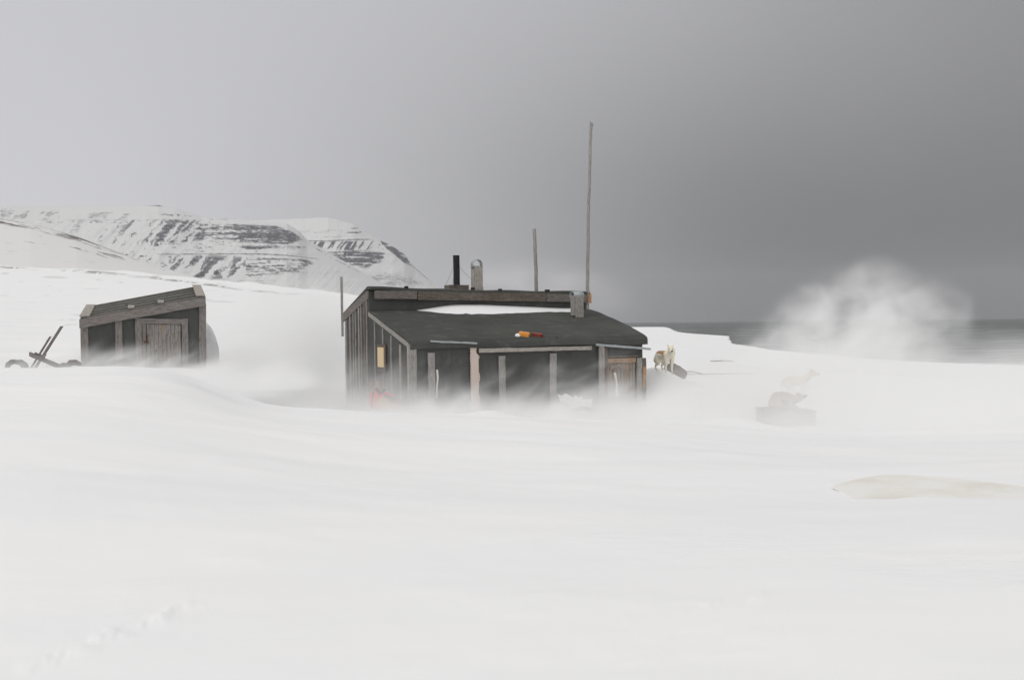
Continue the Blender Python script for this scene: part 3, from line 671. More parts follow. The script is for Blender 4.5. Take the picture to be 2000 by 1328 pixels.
# poles --------------------------------------------------------------
def pole(name, pts, rads, m_, label, wob=.007):
    P = []; Rr = []
    pts = [Vector(p) for p in pts]
    for i in range(len(pts) - 1):
        for k in range(7):
            f = k / 7; P.append(pts[i].lerp(pts[i + 1], f) + Vector((random.uniform(-wob, wob), random.uniform(-wob, wob), 0))); Rr.append(rads[i] + (rads[i + 1] - rads[i]) * f + random.uniform(-.003, .004))
    P.append(pts[-1]); Rr.append(rads[-1]); o = tube(name, P, Rr, m_, None, 9); props(o, label, 'pole'); return o
tp_ = pole('flagpole', [at(1147, 640, 32.1), at(1147.5, 560, 32.1), at(1149, 430, 32.1), at(1152.5, 300, 32.1), at(1154.5, 244, 32.1)], [.062, .058, .052, .045, .05], W_GREY, 'very tall thin wooden pole rising at the right end of the cabin ridge')
bm = bmesh.new()
for k, (dx, dz) in enumerate(((-.03, .14), (.05, .10), (.10, .02))): add_tube(bm, [at(1154.5, 246, 32.1), at(1154.5, 246, 32.1) + Vector((dx, 0, dz))], [.02, .008], 5)
link_bm('splintered_tip', bm, W_BROWN).parent = tp_
pole('wooden_post', [at(1048, 600, 32.3), at(1046.5, 520, 32.3), at(1043.5, 447, 32.3)], [.06, .058, .055], W_GREY, 'short wooden post standing behind the roof between stovepipe and tall pole')
board('wooden_stake', at(669.5, 657, 30.9), at(667, 541, 30.9), X, .07, .05, -Y_, W_GREY, None, seg=12, jit=.004)
props(bpy.data.objects['wooden_stake'], 'thin wooden stake upright at the far left corner of the cabin', 'stake')

# bone on the door, white stick, snow clump ------------------------------
bp = [MI @ onplane(x_, y_, 1, -.07) for x_, y_ in ((1200.5, 728), (1202.5, 738), (1204.5, 750), (1204.5, 760), (1204.5, 768), (1205.5, 773))]
bn = tube('bone', bp, [.045, .032, .022, .034, .042, .055], BONE, None, 8); props(bn, 'long white leg bone hanging on the plank door', 'bone')
bp = [MI @ onplane(x_, y_, 1, -.06) for x_, y_ in ((853.5, 722), (855, 738), (853.5, 752), (852.5, 778))]
bn = tube('driftwood_stick', bp, [.026, .028, .024, .03], BONE, None, 7); props(bn, 'bent whitish stick leaning on the dark front wall near the left corner', 'stick')
cl = [(1088, 769), (1093, 775), (1098, 773), (1103, 768), (1109, 770), (1111, 779), (1118, 777), (1124, 771), (1129, 776), (1136, 774), (1139, 781), (1146, 783), (1157, 779), (1156, 792), (1152, 803), (1120, 806), (1112, 794), (1104, 788), (1094, 783)]
pc = [onplane(x_, y_, 1, -.002) for x_, y_ in cl]
bm = bmesh.new(); cc = sum(pc, Vector()) / len(pc); lay = []
for s_, d_ in ((1.0, 0), (.93, -.035), (.75, -.07), (.4, -.09)):
    lay.append([bm.verts.new((cc.x + (p.x - cc.x) * s_, -.002 + d_, cc.z + (p.z - cc.z) * s_)) for p in pc])
for a_, b_ in zip(lay, lay[1:]):
    for i in range(len(pc)): bm.faces.new((a_[i], a_[(i + 1) % len(pc)], b_[(i + 1) % len(pc)], b_[i]))
bm.faces.new(lay[-1]); sc_ = link_bm('snow_clump', bm, SNOW, None, True); sc_.matrix_world = MI.copy()
props(sc_, 'ragged patch of snow plastered on the dark wall left of the door', 'snow patch')
arc = [at(1118 + 42 * f, 803 - 5 * math.sin(math.pi * f), 27.6) for f in np.linspace(0, 1, 9)]
ty = tube('old_tyre', [p - Z_ * .0 for p in arc], .06, TYRE, None, 8); props(ty, 'dark rim of a tyre just showing above the snow before the snow clump', 'tyre')

# red bundle at the left wall ------------------------------------------
def blob(name, pts, m_, parent, seed=0, wr=.03):
    """cloth draped bundle: lofted rings"""
    rn = random.Random(seed); P = []
    for (c, rx, rz) in pts:
        P.append([(c.x + rx * math.cos(t) + rn.uniform(-wr, wr), c.y + rx * .8 * math.sin(t) * .9 + rn.uniform(-wr, wr), c.z + rz * math.sin(t + .3) + rn.uniform(-wr, wr)) for t in np.linspace(0, 2 * math.pi, 20, endpoint=False)])
    bm = bmesh.new(); V = [[bm.verts.new(p) for p in ring] for ring in P]
    for a_, b_ in zip(V, V[1:]):
        for i in range(20): bm.faces.new((a_[i], a_[(i + 1) % 20], b_[(i + 1) % 20], b_[i]))
    bm.faces.new(V[0]); bm.faces.new(V[-1]); o = link_bm(name, bm, m_, parent, True); o.modifiers.new('s', 'SUBSURF').render_levels = 1; return o
RY = 26.6
o = empty('cargo_sled', at(760, 800, RY)); o.scale = (1.12,) * 3; props(o, 'red and yellow canvas covered sled load with dark straps against the left cabin wall', 'sled')
def rel(px, py, Y, o=o): return at(px, py - 3, Y) - o.location
blob('red_cover', [(rel(729, 782, RY), .05, .10), (rel(733, 783, RY), .14, .2), (rel(741, 786, RY), .2, .23), (rel(750, 787, RY), .2, .19), (rel(760, 790, RY), .17, .17), (rel(768, 794, RY), .12, .10), (rel(776, 800, RY), .05, .05)], REDC, o, 4, .045)
blob('yellow_cover', [(rel(742, 789, RY - .18), .07, .12), (rel(748, 792, RY - .22), .12, .17), (rel(757, 797, RY - .22), .13, .13), (rel(768, 801, RY - .2), .08, .07)], YELC, o, 6, .03)
for (a_, b_) in (((753, 777), (800, 796)), ((752, 780), (792, 799))): tube('runner', [rel(*a_, RY - .22), rel(*b_, RY - .25)], .02, NAVY, o, 6)
tube('strap', [rel(738, 767, RY - .1), rel(742, 773, RY - .2), rel(747, 774, RY - .22), rel(752, 768, RY - .15)], .04, NAVY, o, 7)
tube('strap', [rel(733, 772, RY - .16), rel(731, 785, RY - .24), rel(729, 800, RY - .2)], .02, RUST, o, 6)
for k, (px, y0, y1, m_) in enumerate(((743, 765, 745, W_TAN), (728, 752, 745, W_TAN))):
    p = lf(px, y1); q = lf(px, y0); pp = lf(px + 4, y0)
    board('wall_block', (-.035, q.y, q.z), (-.035, q.y, p.z), Y_, (.26, .20)[k], .05, -X, m_, hut)
hk = [MI @ (lf(x_, y_) - X * .12) for x_, y_ in ((730, 746), (725, 751), (731, 757), (726, 762), (731, 768), (726, 775))]
cn = tube('chain', hk, .022, RUST, None, 6); props(cn, 'dark dog chain hanging in loops on the left cabin wall', 'chain')

# ------------------------------------------------------------------ the shed
SD = 24.0
fl, frr = at(158, 700, SD), at(402, 700, SD + .97 * 1.0)
v = (frr - fl); v.z = 0; SW = v.length; ang = math.atan2(v.y, v.x)
shed = empty('small_shed', Vector((fl.x, fl.y, EZ - 1.6)), ang)
props(shed, 'small lopsided grey shed with a slatted roof and plank door, left of the cabin', 'shed')
MS = Matrix.Translation(shed.location) @ Matrix.Rotation(ang, 4, 'Z'); MSi = MS.inverted(); Se = MSi @ EYE
def sp_(px, py, y=0):
    d = MSi.to_3x3() @ ray(px, py); return Se + d * ((y - Se.y) / d.y)
SDEP = 2.5
zl, zr_ = sp_(158, 627).z, sp_(402, 584).z                 # underside of the roof edge, front
zl2, zr2 = zl + .32, zr_ + .36                             # the roof climbs to the back as well
prism('front_wall', [(0, 0, -.5), (SW, 0, -.5), (SW, 0, zr_ - .04), (0, 0, zl - .04)], (0, .06, 0), FELT_W, shed)
prism('side_wall', [(0, .062, -.5), (0, SDEP, -.5), (0, SDEP, zl2 - .04), (0, .062, zl - .04)], (.06, 0, 0), FELT_W, shed)
prism('side_wall', [(SW - .06, .062, -.5), (SW - .06, SDEP, -.5), (SW - .06, SDEP, zr2 - .04), (SW - .06, .062, zr_ - .04)], (.06, 0, 0), FELT_W, shed)
prism('back_wall', [(.062, SDEP - .06, -.5), (SW - .062, SDEP - .06, -.5), (SW - .062, SDEP - .06, zr2 - .06), (.062, SDEP - .06, zl2 - .06)], (0, .058, 0), FELT_W, shed)
def rp(u, v_, dz=0): # point on the roof plane
    z0 = zl + (zr_ - zl) * u; z1 = zl2 + (zr2 - zl2) * u; return Vector((u * SW, v_ * SDEP, z0 + (z1 - z0) * v_ + dz))
bm = bmesh.new(); q = [rp(0, -.02), rp(1, -.02), rp(1, 1.03), rp(0, 1.03)]
a_ = [bm.verts.new(p) for p in q]; b_ = [bm.verts.new(p + Z_ * .05) for p in q]
bm.faces.new(a_); bm.faces.new(b_)
for i in range(4): bm.faces.new((a_[i], a_[(i + 1) % 4], b_[(i + 1) % 4], b_[i]))
sroof = link_bm('roof', bm, FELT_R, shed)
rn_ = (rp(1, 0) - rp(0, 0)).cross(rp(0, 1) - rp(0, 0)).normalized()
for v_ in (.04, .29, .53, .77, 1.0):
    board('roof_batten', rp(.0, v_, .052), rp(1, v_, .052), Y_, .055, .022, rn_, W_PALE, shed, seg=12, jit=.003)
for u, w in ((.035, .22), (.967, .22)): board('verge_board', rp(u, 0.0, .078), rp(u, 1.02, .078), X, w, .03, rn_, W_TAN if 0 else W_PALE, shed, seg=8)
for u in (.40, .64): board('cleat', rp(u, .02, .078), rp(u, .22, .078), X, .15, .03, rn_, W_PALE, shed, seg=3)
board('fascia_board', rp(-.005, -.03, -.05), rp(1.005, -.03, -.05), Z_, .22, .035, -Y_, W_SHED, shed, seg=16, jit=.007)
def sb(name, px, ytop, wpx, m_, t=.035, px2=None, ybot=None, parent=shed, off=-.002):
    p = sp_(px, ytop); q = sp_(px2 or px, 700); w = (wpx / F) * (SD + .4)
    z0 = -.4 if ybot is None else sp_(px, ybot).z
    return board(name, (q.x, off, z0), (p.x, off, p.z), X, w, t, -Y_, m_, parent, seg=10, jit=.006)
sb('corner_board', 165, 634, 13, W_SHED); sb('batten', 232, 624, 13, W_SHED); sb('corner_board', 395.5, 593, 13, W_SHED)
sb('door_jamb', 270.5, 621, 11.5, W_SHED, .05); sb('door_jamb', 361, 622.5, 11.5, W_SHED, .05)
a, b = sp_(276.5, 627), sp_(355.5, 628.5); board('door_header', (a.x, -.002, a.z), (b.x, -.002, b.z), Z_, .13, .045, -Y_, W_SHED, shed)
sb('door_trim', 281, 633, 6.5, W_SHED, .03)
bm = bmesh.new(); e = [286, 293, 301, 309, 316.5, 325, 333, 341, 348, 352.5]
for i in range(9):
    a, b = sp_(e[i] + .3, 634), sp_(e[i + 1] - .3, 634); add_board(bm, ((a.x + b.x) / 2, -.002, -.4), ((a.x + b.x) / 2, -.002, a.z), X, b.x - a.x, .02 + .003 * (i % 2), -Y_, jit=.002)
W_SD = wood('shed door planks', (.36, .33, .31), (.21, .195, .18), warm=(.28, .25, .225)); sdoor = link_bm('door', bm, W_SD, shed)
a = sp_(293.5, 636); b = sp_(293.5, 656); board('patch_board', (a.x, -.024, b.z), (a.x, -.024, a.z), X, .11, .015, -Y_, W_SHED, sdoor)
a = sp_(313.5, 635); b = sp_(314.5, 645); board('wood_scar', (a.x, -.024, b.z), (a.x, -.024, a.z), X, .05, .004, -Y_, W_TAN, sdoor, seg=3)
a = sp_(285, 668); board('latch', (a.x - .05, -.03, a.z), (a.x + .06, -.03, a.z), Z_, .06, .03, -Y_, RUST, sdoor, seg=2)
a = sp_(287, 655); b = sp_(287, 668); board('hinge', (a.x, -.03, b.z), (a.x, -.03, a.z), X, .03, .02, -Y_, RUST, sdoor, seg=2)

# snow drift mound behind the shed, its soft shading painted in as grey
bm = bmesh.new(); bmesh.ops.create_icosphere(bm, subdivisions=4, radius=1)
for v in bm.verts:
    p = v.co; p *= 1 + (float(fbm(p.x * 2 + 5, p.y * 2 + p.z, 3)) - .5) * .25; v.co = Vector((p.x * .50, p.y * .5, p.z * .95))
hp = link_bm('drift_mound', bm, simple('shade grey snow', (.74, .74, .745), .8, 0, .03, 4), None, True); hp.location = at(391, 694, 28) ; props(hp, 'rounded snow drift, tinted shade grey, half hidden behind the right side of the shed', 'heap')

# broken sled left of the shed -----------------------------------------
SY = 22.5
o = empty('broken_sled', at(85, 712, SY)); props(o, 'broken wooden sledge with two raised runners sticking out of the snow beside the shed', 'sledge')
rel2 = lambda px, py, Y=SY: at(px, py, Y) - o.location
W_SL = wood('sledge wood', (.24, .21, .205), (.15, .13, .13))
board('upright', rel2(68, 722), rel2(122, 637), X, .055, .055, -Y_, W_SL, o, jit=.002)
board('upright', rel2(57, 726, SY + .3), rel2(99.5, 657, SY + .3), X, .04, .04, -Y_, W_SL, o, jit=.002)
board('crossbeam', rel2(60, 691.5, SY + .12), rel2(118, 716, SY + .12), Z_, .10, .08, -Y_, W_SL, o, jit=.005)
board('crossbeam', rel2(70, 692, SY + .22), rel2(88, 699, SY + .22), Z_, .09, .06, -Y_, W_SL, o, jit=.004)
board('strut', rel2(84, 699, SY - .06), rel2(89, 692, SY - .06), X, .07, .05, -Y_, W_SL, o, seg=2)
def hump(name, pts, rads, Y, m_, label, cat):
    P = [at(x_, y_, Y) for x_, y_ in pts]; h_ = tube(name, P, rads, m_, None, 12); props(h_, label, cat)
    return h_
hump('tyre', [(13, 722), (16, 712), (23, 707), (31, 706.5)], [.05, .06, .06, .05], SY + .1, TYRE, 'dark curved piece of old tyre showing at the far left edge of the snow', 'tyre')
hump('tyre', [(31, 707), (40, 708), (47, 713), (51, 722)], [.05, .07, .08, .08], SY, TYRE, 'dark curved piece of old tyre nearest the broken sledge', 'tyre')
hump('driftwood_log', [(112, 717), (124, 714), (132, 715), (140, 719)], [.04, .07, .06, .03], SY, DARKW, 'low dark log poking from the snow beside the sledge crossbeam', 'log')
hump('driftwood_log', [(128, 716), (138, 708.5), (147, 708), (158, 712)], [.04, .07, .07, .04], SY + .2, DARKW, 'low dark log poking from the snow against the shed corner', 'log')

# half-buried plywood at the right ----------------------------------------
top = [(1625, 949), (1655, 940), (1690, 932), (1722, 927), (1760, 926.5), (1850, 932), (1930, 941), (2010, 951), (2120, 965)]
bot = [(2120, 1010), (1990, 986), (1962, 982), (1945, 978), (1925, 984), (1890, 985), (1868, 978), (1850, 972), (1822, 970), (1800, 975), (1765, 981), (1735, 979), (1700, 975), (1690, 966), (1670, 960)]
G0 = at(1800, 950, 10.6); gxy = lambda x, y: float(ground(x, y)); G0.z = gxy(G0.x, G0.y) + .032
nrm = Vector((-(gxy(G0.x + 1, G0.y) - gxy(G0.x - 1, G0.y)) / 2, -(gxy(G0.x, G0.y + .8) - gxy(G0.x, G0.y - .8)) / 1.6 - .025, 1)).normalized(); P0 = G0
bot = [(x_, y_ + 14) for x_, y_ in bot]; ol = [hit(x_, y_, P0, nrm) for x_, y_ in top + bot]
bo = prism('plywood_sheet', ol, -nrm * .018, W_PLY); props(bo, 'sand coloured plywood sheet half buried in the snow at the right', 'plywood sheet')
# uv for the sheet
me = bo.data; uvl = me.uv_layers.new(name='UVMap')
for lp in me.loops: c = me.vertices[lp.vertex_index].co; uvl.data[lp.index].uv = (c.x * .8, c.y * .5 + c.z * .3)

# rope lines, rock and small sticks near the dog ---------------------------
def gz(p): return Vector((p.x, p.y, float(ground(p.x, p.y))))
def gpt(px, py):                                         # where a sight line meets the snow
    d = ray(px, py); t = 12.0
    while t < 400:
        p = EYE + d * t
        if p.z < float(ground(p.x, p.y)): break
        t += .05
    return gz(p)
def blobrock(name, c, s, m_, seed, label, cat):
    bm = bmesh.new(); bmesh.ops.create_icosphere(bm, subdivisions=4, radius=1)
    for v in bm.verts:
        p = v.co; k = 1 + (float(fbm(p.x * 1.5 + seed, p.y * 1.5 + p.z * 1.2, 4)) - .5) * .75; v.co = Vector((p.x * s[0] * k, p.y * s[1] * k, p.z * s[2] * k))
    o = link_bm(name, bm, m_, None, True); o.location = c; props(o, label, cat); return o
DY = 31.0
blobrock('boulder', at(1318, 727, 32.4), (.36, .32, .27), STONE, 4, 'smooth grey-brown boulder in the snow behind the cream dog', 'boulder').rotation_euler = (0, R(22), 0)
def ropeline(name, pts, r, label):
    o = tube(name, [gpt(*p) + Z_ * .015 for p in pts], r, ROPE, None, 5); props(o, label, 'rope'); return o
ropeline('tether_line', [(1312, 732), (1340, 732), (1370, 731.5), (1410, 731), (1440, 730), (1475, 731)], .012, 'long straight tether line lying on the snow right of the boulder')
ropeline('tether_line', [(1335, 727), (1352, 726.5), (1364, 729), (1372, 731.5)], .016, 'short curved tether line lying on the snow beside the boulder')
ropeline('driftwood_stick', [(1388, 706), (1410, 705), (1425, 706), (1433, 707)], .03, 'thin dark stick lying on the snow plain behind the boulder')
bpy.data.objects['driftwood_stick.001']['category'] = 'stick'
blobrock('snow_block', at(1365, 764, 30), (.17, .15, .13), SNOW, 9, 'small snow block on the slope below the tether line', 'snow block')

# ------------------------------------------------------------------ dogs
def skin_dog(name, joints, edges, m_, root, patchf, label):
    bm = bmesh.new(); rad = lambda q: (q[1] + (q[2] if len(q) > 2 else q[1])) / 2
    for a_, b_ in edges:
        pa, pb, ra, rb = Vector(joints[a_][0]), Vector(joints[b_][0]), rad(joints[a_]), rad(joints[b_]); n_ = max(2, int((pb - pa).length / .025))
        for k_ in range(n_ + 1):
            f_ = k_ / n_; r_ = ra + (rb - ra) * f_
            bmesh.ops.create_icosphere(bm, subdivisions=2, radius=max(r_, .011), matrix=Matrix.Translation(pa.lerp(pb, f_)))
    me = bpy.data.meshes.new(name); bm.to_mesh(me); bm.free(); o = bpy.data.objects.new(name, me); C.objects.link(o)
    rm = o.modifiers.new('r', 'REMESH'); rm.mode = 'VOXEL'; rm.voxel_size = .013; sm_ = o.modifiers.new('s', 'SMOOTH'); sm_.factor = .5; sm_.iterations = 5
    bpy.context.view_layer.update(); dg = bpy.context.evaluated_depsgraph_get(); ev = bpy.data.meshes.new_from_object(o.evaluated_get(dg))
    o.modifiers.clear(); o.data = ev; bpy.data.meshes.remove(me)
    ev.name = name; ev.materials.clear(); ev.materials.append(m_); ev.polygons.foreach_set('use_smooth', [True] * len(ev.polygons))
    co = np.zeros(len(ev.vertices) * 3); ev.vertices.foreach_get('co', co); co = co.reshape(-1, 3)
    nn = (fbm(co[:, 0] * 22 + co[:, 2] * 9, co[:, 1] * 22 + co[:, 2] * 14, 3) - .5)[:, None] * .014
    co = co * (1 + 0 * nn) + nn * np.array([0.3, 1, .6]); ev.vertices.foreach_set('co', co.reshape(-1))
    a = ev.attributes.new('patch', 'FLOAT', 'POINT'); a.data.foreach_set('value', np.clip(patchf(co), 0, 1).astype(np.float32))
    props(o, label, 'dog'); return o
def dog_mesh(name, m_, label, patchf, head_turn=(0, 0), hind_crouch=0.0, head_up=0.0, belly=1.0):
    # x forward, z up, feet on z = 0
    hx, hz = .50, .70 + head_up; c = hind_crouch
    J = [((-.02, 0, .50 - c * .3), .145, .155), ((-.26, 0, .50 - c), .15, .165), ((.20, 0, .50), .155, .175), ((.33, 0, .58), .12, .13),            # 0 mid 1 rump 2 chest 3 neck base
         ((.41 + head_turn[0] * .3, head_turn[1] * .3, .66 + head_up * .6), .10, .105), ((hx + head_turn[0], head_turn[1], hz + .03), .10, .10),  # 4 neck 5 skull
         ((hx + .11 + head_turn[0] * 1.4, head_turn[1] * 1.5, hz - .01), .058, .058), ((hx + .18 + head_turn[0] * 1.6, head_turn[1] * 1.7, hz - .015), .028, .028)]  # 6,7 muzzle
    E = [(0, 1), (0, 2), (2, 3), (3, 4), (4, 5), (5, 6), (6, 7)]
    for s in (-1, 1):
        k = len(J)
        J += [((.23, s * .10, .36), .082), ((.22, s * .105, .22), .05), ((.24, s * .105, .07), .03), ((.27, s * .105, .025), .034, .024)]
        E += [(2, k), (k, k + 1), (k + 1, k + 2), (k + 2, k + 3)]
        k = len(J)
        J += [((-.25, s * .105, .36 - c * .7), .11), ((-.17, s * .11, .25 - c * .3), .065), ((-.31, s * .11, .15 - c * .1), .03), ((-.27, s * .11, .05), .028), ((-.23, s * .11, .025), .034, .024)]
        E += [(1, k), (k, k + 1), (k + 1, k + 2), (k + 2, k + 3), (k + 3, k + 4)]
        k = len(J)
        J += [((hx + head_turn[0] - .03, head_turn[1] + s * .055, hz + .10), .038, .034), ((hx + head_turn[0] - .045, head_turn[1] + s * .10, hz + .175), .016, .014)]
        E += [(5, k), (k, k + 1)]
    k = len(J); J += [((-.38, .02, .52 - c), .05), ((-.46, .06, .42 - c), .055), ((-.47, .08, .30 - c * .8), .035)]; E += [(1, k), (k, k + 1), (k + 1, k + 2)]
    o = skin_dog(name, J, E, m_, 0, patchf, label)
    def face(nm, p, r, mm):
        bm = bmesh.new(); bmesh.ops.create_icosphere(bm, subdivisions=2, radius=r); bmesh.ops.translate(bm, vec=p, verts=bm.verts); link_bm(nm, bm, mm, o, True)
    d = Vector((.18 + head_turn[0] * .6, head_turn[1] * .7, 0)).normalized(); sd = Vector((-d.y, d.x, 0)); hc = Vector((hx + head_turn[0], head_turn[1], hz + .03))
    face('nose', Vector((hx + .212 + head_turn[0] * 1.6, head_turn[1] * 1.75, hz - .0)), .029, NOSE)
    for s in (-1, 1): face('eye', hc + d * .096 + sd * s * .042 + Z_ * .022, .014, EYEM)
    return o
pf1 = lambda co: sm(co[:, 2], .50, .58) * sm(-co[:, 0], -.13, -.02) * (1 - sm(-co[:, 0], .30, .42)) * 1.0 + .5 * np.exp(-((co[:, 0] - .12) ** 2 / .01 + (co[:, 2] - .52) ** 2 / .012))
d1 = dog_mesh('sled_dog', FUR1, 'cream sled dog with a brown saddle facing the camera beside the cabin corner', pf1, head_turn=(-.06, -.10), hind_crouch=.05, head_up=.0)
p = at(1297, 726, DY); d1.location = p + Vector((0, 0, .0)); d1.rotation_euler = (0, R(6), R(-90 + 25)); d1.scale = (1.04,) * 3
cp_ = [Vector((.40, 0, .52)), Vector((.33, -.02, .40)), Vector((.30, 0, .2)), Vector((.33, .03, .02))]
ld = tube('dog_lead', [d1.matrix_world @ q for q in cp_], .009, NAVY, None, 5)
bpy.context.view_layer.update()
for vv_, q in zip(range(1), [0]): pass
bpy.data.objects.remove(ld); ld = tube('dog_lead', [d1.matrix_world @ q for q in cp_], .009, NAVY, None, 5); props(ld, 'dark lead hanging from the chest of the cream dog', 'lead')
pf2 = lambda co: .7 * np.exp(-((co[:, 0] - .40) ** 2 / .004 + (co[:, 2] - .50) ** 2 / .01))
d2 = dog_mesh('sled_dog', FUR2, 'pale sled dog standing in the blowing snow behind the kennel box', pf2, head_turn=(.02, -.02), head_up=.04)
p = at(1555, 771, 31); p.z = float(ground(p.x, p.y)) - .02; d2.location = p; d2.rotation_euler = (0, 0, R(-22)); d2.scale = (.93,) * 3
# curled dog on the box
J = [((.0, 0, .20), .19), ((-.20, .02, .19), .19), ((-.34, .0, .11), .12), ((.20, -.02, .19), .155), ((.33, -.06, .20), .10), ((.45, -.12, .24), .085), ((.56, -.15, .27), .045), ((.64, -.17, .295), .028),
     ((.12, -.20, .06), .065), ((.30, -.27, .04), .036), ((-.22, -.17, .09), .09), ((.0, -.26, .04), .038), ((-.40, -.10, .07), .06), ((-.26, -.28, .05), .05), ((.40, -.07, .33), .03), ((.37, -.06, .38), .012), ((.43, -.17, .325), .03), ((.41, -.19, .37), .012)]
E = [(0, 1), (1, 2), (0, 3), (3, 4), (4, 5), (5, 6), (6, 7), (3, 8), (8, 9), (1, 10), (10, 11), (2, 12), (12, 13), (5, 14), (14, 15), (5, 16), (16, 17)]
d3 = skin_dog('sled_dog', J, E, FUR3, 0, lambda co: sm(co[:, 0], .5, .6), 'darker sled dog lying curled on top of the kennel box')
KY = 26.0; d3.location = at(1530, 797, KY - .1); d3.rotation_euler = (0, 0, R(8)); d3.scale = (.90, .95, 1.12)
kb = empty('kennel_box', at(1530, 830, KY)); props(kb, 'low wooden kennel box nearly lost in the blowing snow at the right', 'kennel')
rk = lambda px, py, Y: at(px, py, Y) - kb.location
W_KB = wood('kennel boards', (.36, .34, .32), (.24, .22, .20))
zt = rk(1530, 798, KY).z; x0, x1 = rk(1483, 790, KY).x, rk(1584, 800, KY).x
bm = bmesh.new()
for k in range(4): add_board(bm, (x0, -.40, zt - .08 - .15 * k), (x1, -.40, zt - .14 - .15 * k), Z_, .145, .02, -Y_)
link_bm('front_boards', bm, W_KB, kb)
prism('box_body', [(x0, -.398, zt - .9), (x1, -.398, zt - .95), (x1, -.398, zt - .07), (x0, -.398, zt - .02)], (0, .8, 0), W_KB, kb)
board('lid', (x0 - .03, 0, zt + .0), (x1 + .03, 0, zt - .06), Y_, .9, .025, Z_, W_KB, kb)
board('rim', (x0 - .02, -.42, zt + .05), (x0 + .40, -.42, zt + .03), Z_, .09, .03, -Y_, W_KB, kb)

# ------------------------------------------------------------------ air: haze and blowing snow
def vol_obj(name, kind, loc, half, dens, rz=0, scale=(1, 1, 1), lo=.35, hi=.7, detail=4, edge=.5, label='', power=1.0, top=.5, amp=.8, seed=0, dist=.35, step=1.0, col=(1, 1, 1), shear=0):
    bm = bmesh.new()
    if kind == 'puff': bmesh.ops.create_icosphere(bm, subdivisions=3, radius=1.0)
    else: bmesh.ops.create_cube(bm, size=2)
    me = bpy.data.meshes.new(name); bm.to_mesh(me); bm.free(); o = bpy.data.objects.new(name, me); C.objects.link(o)
    o.location = loc; o.scale = half; o.rotation_euler = (0, 0, rz)
    m = bpy.data.materials.new(name + ' air'); m.use_nodes = True; nt = m.node_tree; nt.nodes.clear(); out = nt.nodes.new('ShaderNodeOutputMaterial')
    pv = nt.nodes.new('ShaderNodeVolumePrincipled'); pv.inputs['Color'].default_value = tuple(col) + (1,); pv.inputs['Anisotropy'].default_value = 0.0
    nt.links.new(pv.outputs[0], out.inputs['Volume'])
    oc = nt.nodes.new('ShaderNodeTexCoord').outputs['Object']
    if shear: oc_ = MAP(nt, MAP(nt, oc, half), rot=(0, R(shear), 0)); wc = MAP(nt, oc_, scale, loc=(seed * 3.1, seed * 1.7, seed))
    else: wc = MAP(nt, oc, (half[0] * scale[0], half[1] * scale[1], half[2] * scale[2]), loc=(seed * 3.1, seed * 1.7, seed))
    nz = NOISE(nt, wc, 1.0, detail, .55, .4)
    if kind == 'puff':
        n2 = nt.nodes.new('ShaderNodeTexNoise'); n2.inputs['Scale'].default_value = .55; n2.inputs['Detail'].default_value = 2; nt.links.new(wc, n2.inputs['Vector'])
        vs = nt.nodes.new('ShaderNodeVectorMath'); vs.operation = 'SUBTRACT'; nt.links.new(n2.outputs['Color'], vs.inputs[0]); vs.inputs[1].default_value = (.5, .5, .5)
        vm = nt.nodes.new('ShaderNodeVectorMath'); vm.operation = 'SCALE'; nt.links.new(vs.outputs[0], vm.inputs[0]); vm.inputs['Scale'].default_value = dist * 2
        va = nt.nodes.new('ShaderNodeVectorMath'); va.operation = 'ADD'; nt.links.new(oc, va.inputs[0]); nt.links.new(vm.outputs[0], va.inputs[1])
        ln = nt.nodes.new('ShaderNodeVectorMath'); ln.operation = 'LENGTH'; nt.links.new(va.outputs[0], ln.inputs[0])
        l0 = nt.nodes.new('ShaderNodeVectorMath'); l0.operation = 'LENGTH'; nt.links.new(oc, l0.inputs[0])
        f = M(nt, 'MULTIPLY', MR(nt, ln.outputs['Value'], .92, .92 - edge, 0, 1, True), MR(nt, l0.outputs['Value'], .99, .8, 0, 1, True))
        f = M(nt, 'MULTIPLY', f, MR(nt, nz, lo, hi, .0, 1))
    else:   # ground layer: thick below, thinning upwards, lifted in plumes
        sx = nt.nodes.new('ShaderNodeSeparateXYZ'); nt.links.new(oc, sx.inputs[0])
        h = M(nt, 'MULTIPLY', M(nt, 'ADD', sx.outputs[2], 1.0), .5)
        hh = M(nt, 'SUBTRACT', h, M(nt, 'MULTIPLY', MR(nt, nz, lo, hi), amp * top))
        f = M(nt, 'POWER', MR(nt, hh, top, -top * .6, 0, 1, True), power)
        ex = MR(nt, M(nt, 'ABSOLUTE', sx.outputs[0]), .98, 1 - edge, 0, 1, True); ey = MR(nt, M(nt, 'ABSOLUTE', sx.outputs[1]), .98, .55, 0, 1, True)
        f = M(nt, 'MULTIPLY', M(nt, 'MULTIPLY', f, ex), M(nt, 'MULTIPLY', ey, MR(nt, h, .99, .8)))
    nt.links.new(M(nt, 'MULTIPLY', f, dens), pv.inputs['Density'])
    m.cycles.volume_step_rate = step
    me.materials.append(m); props(o, label, 'blowing snow', kind='stuff'); return o
# blowing snow along the ground before the cabin
vol_obj('blowing_snow', 'layer', Vector((1.9, 26.0, EZ - 1.60)), (5.7, 2.5, 1.25), 2.2, rz=R(26), scale=(.6, .4, 1.5), shear=40, lo=.36, hi=.68, top=.66, amp=.75, power=2.8, edge=.3, label='spindrift streaming low along the front wall of the cabin', seed=2)
vol_obj('blowing_snow', 'layer', Vector((-4.4, 26.2, EZ - 1.45)), (2.6, 2.2, 1.3), 1.7, rz=R(10), scale=(.6, .5, 1.2), shear=35, lo=.36, hi=.70, top=.85, amp=.5, power=2.0, edge=.5, label='spindrift curling round the left corner of the cabin', seed=4)
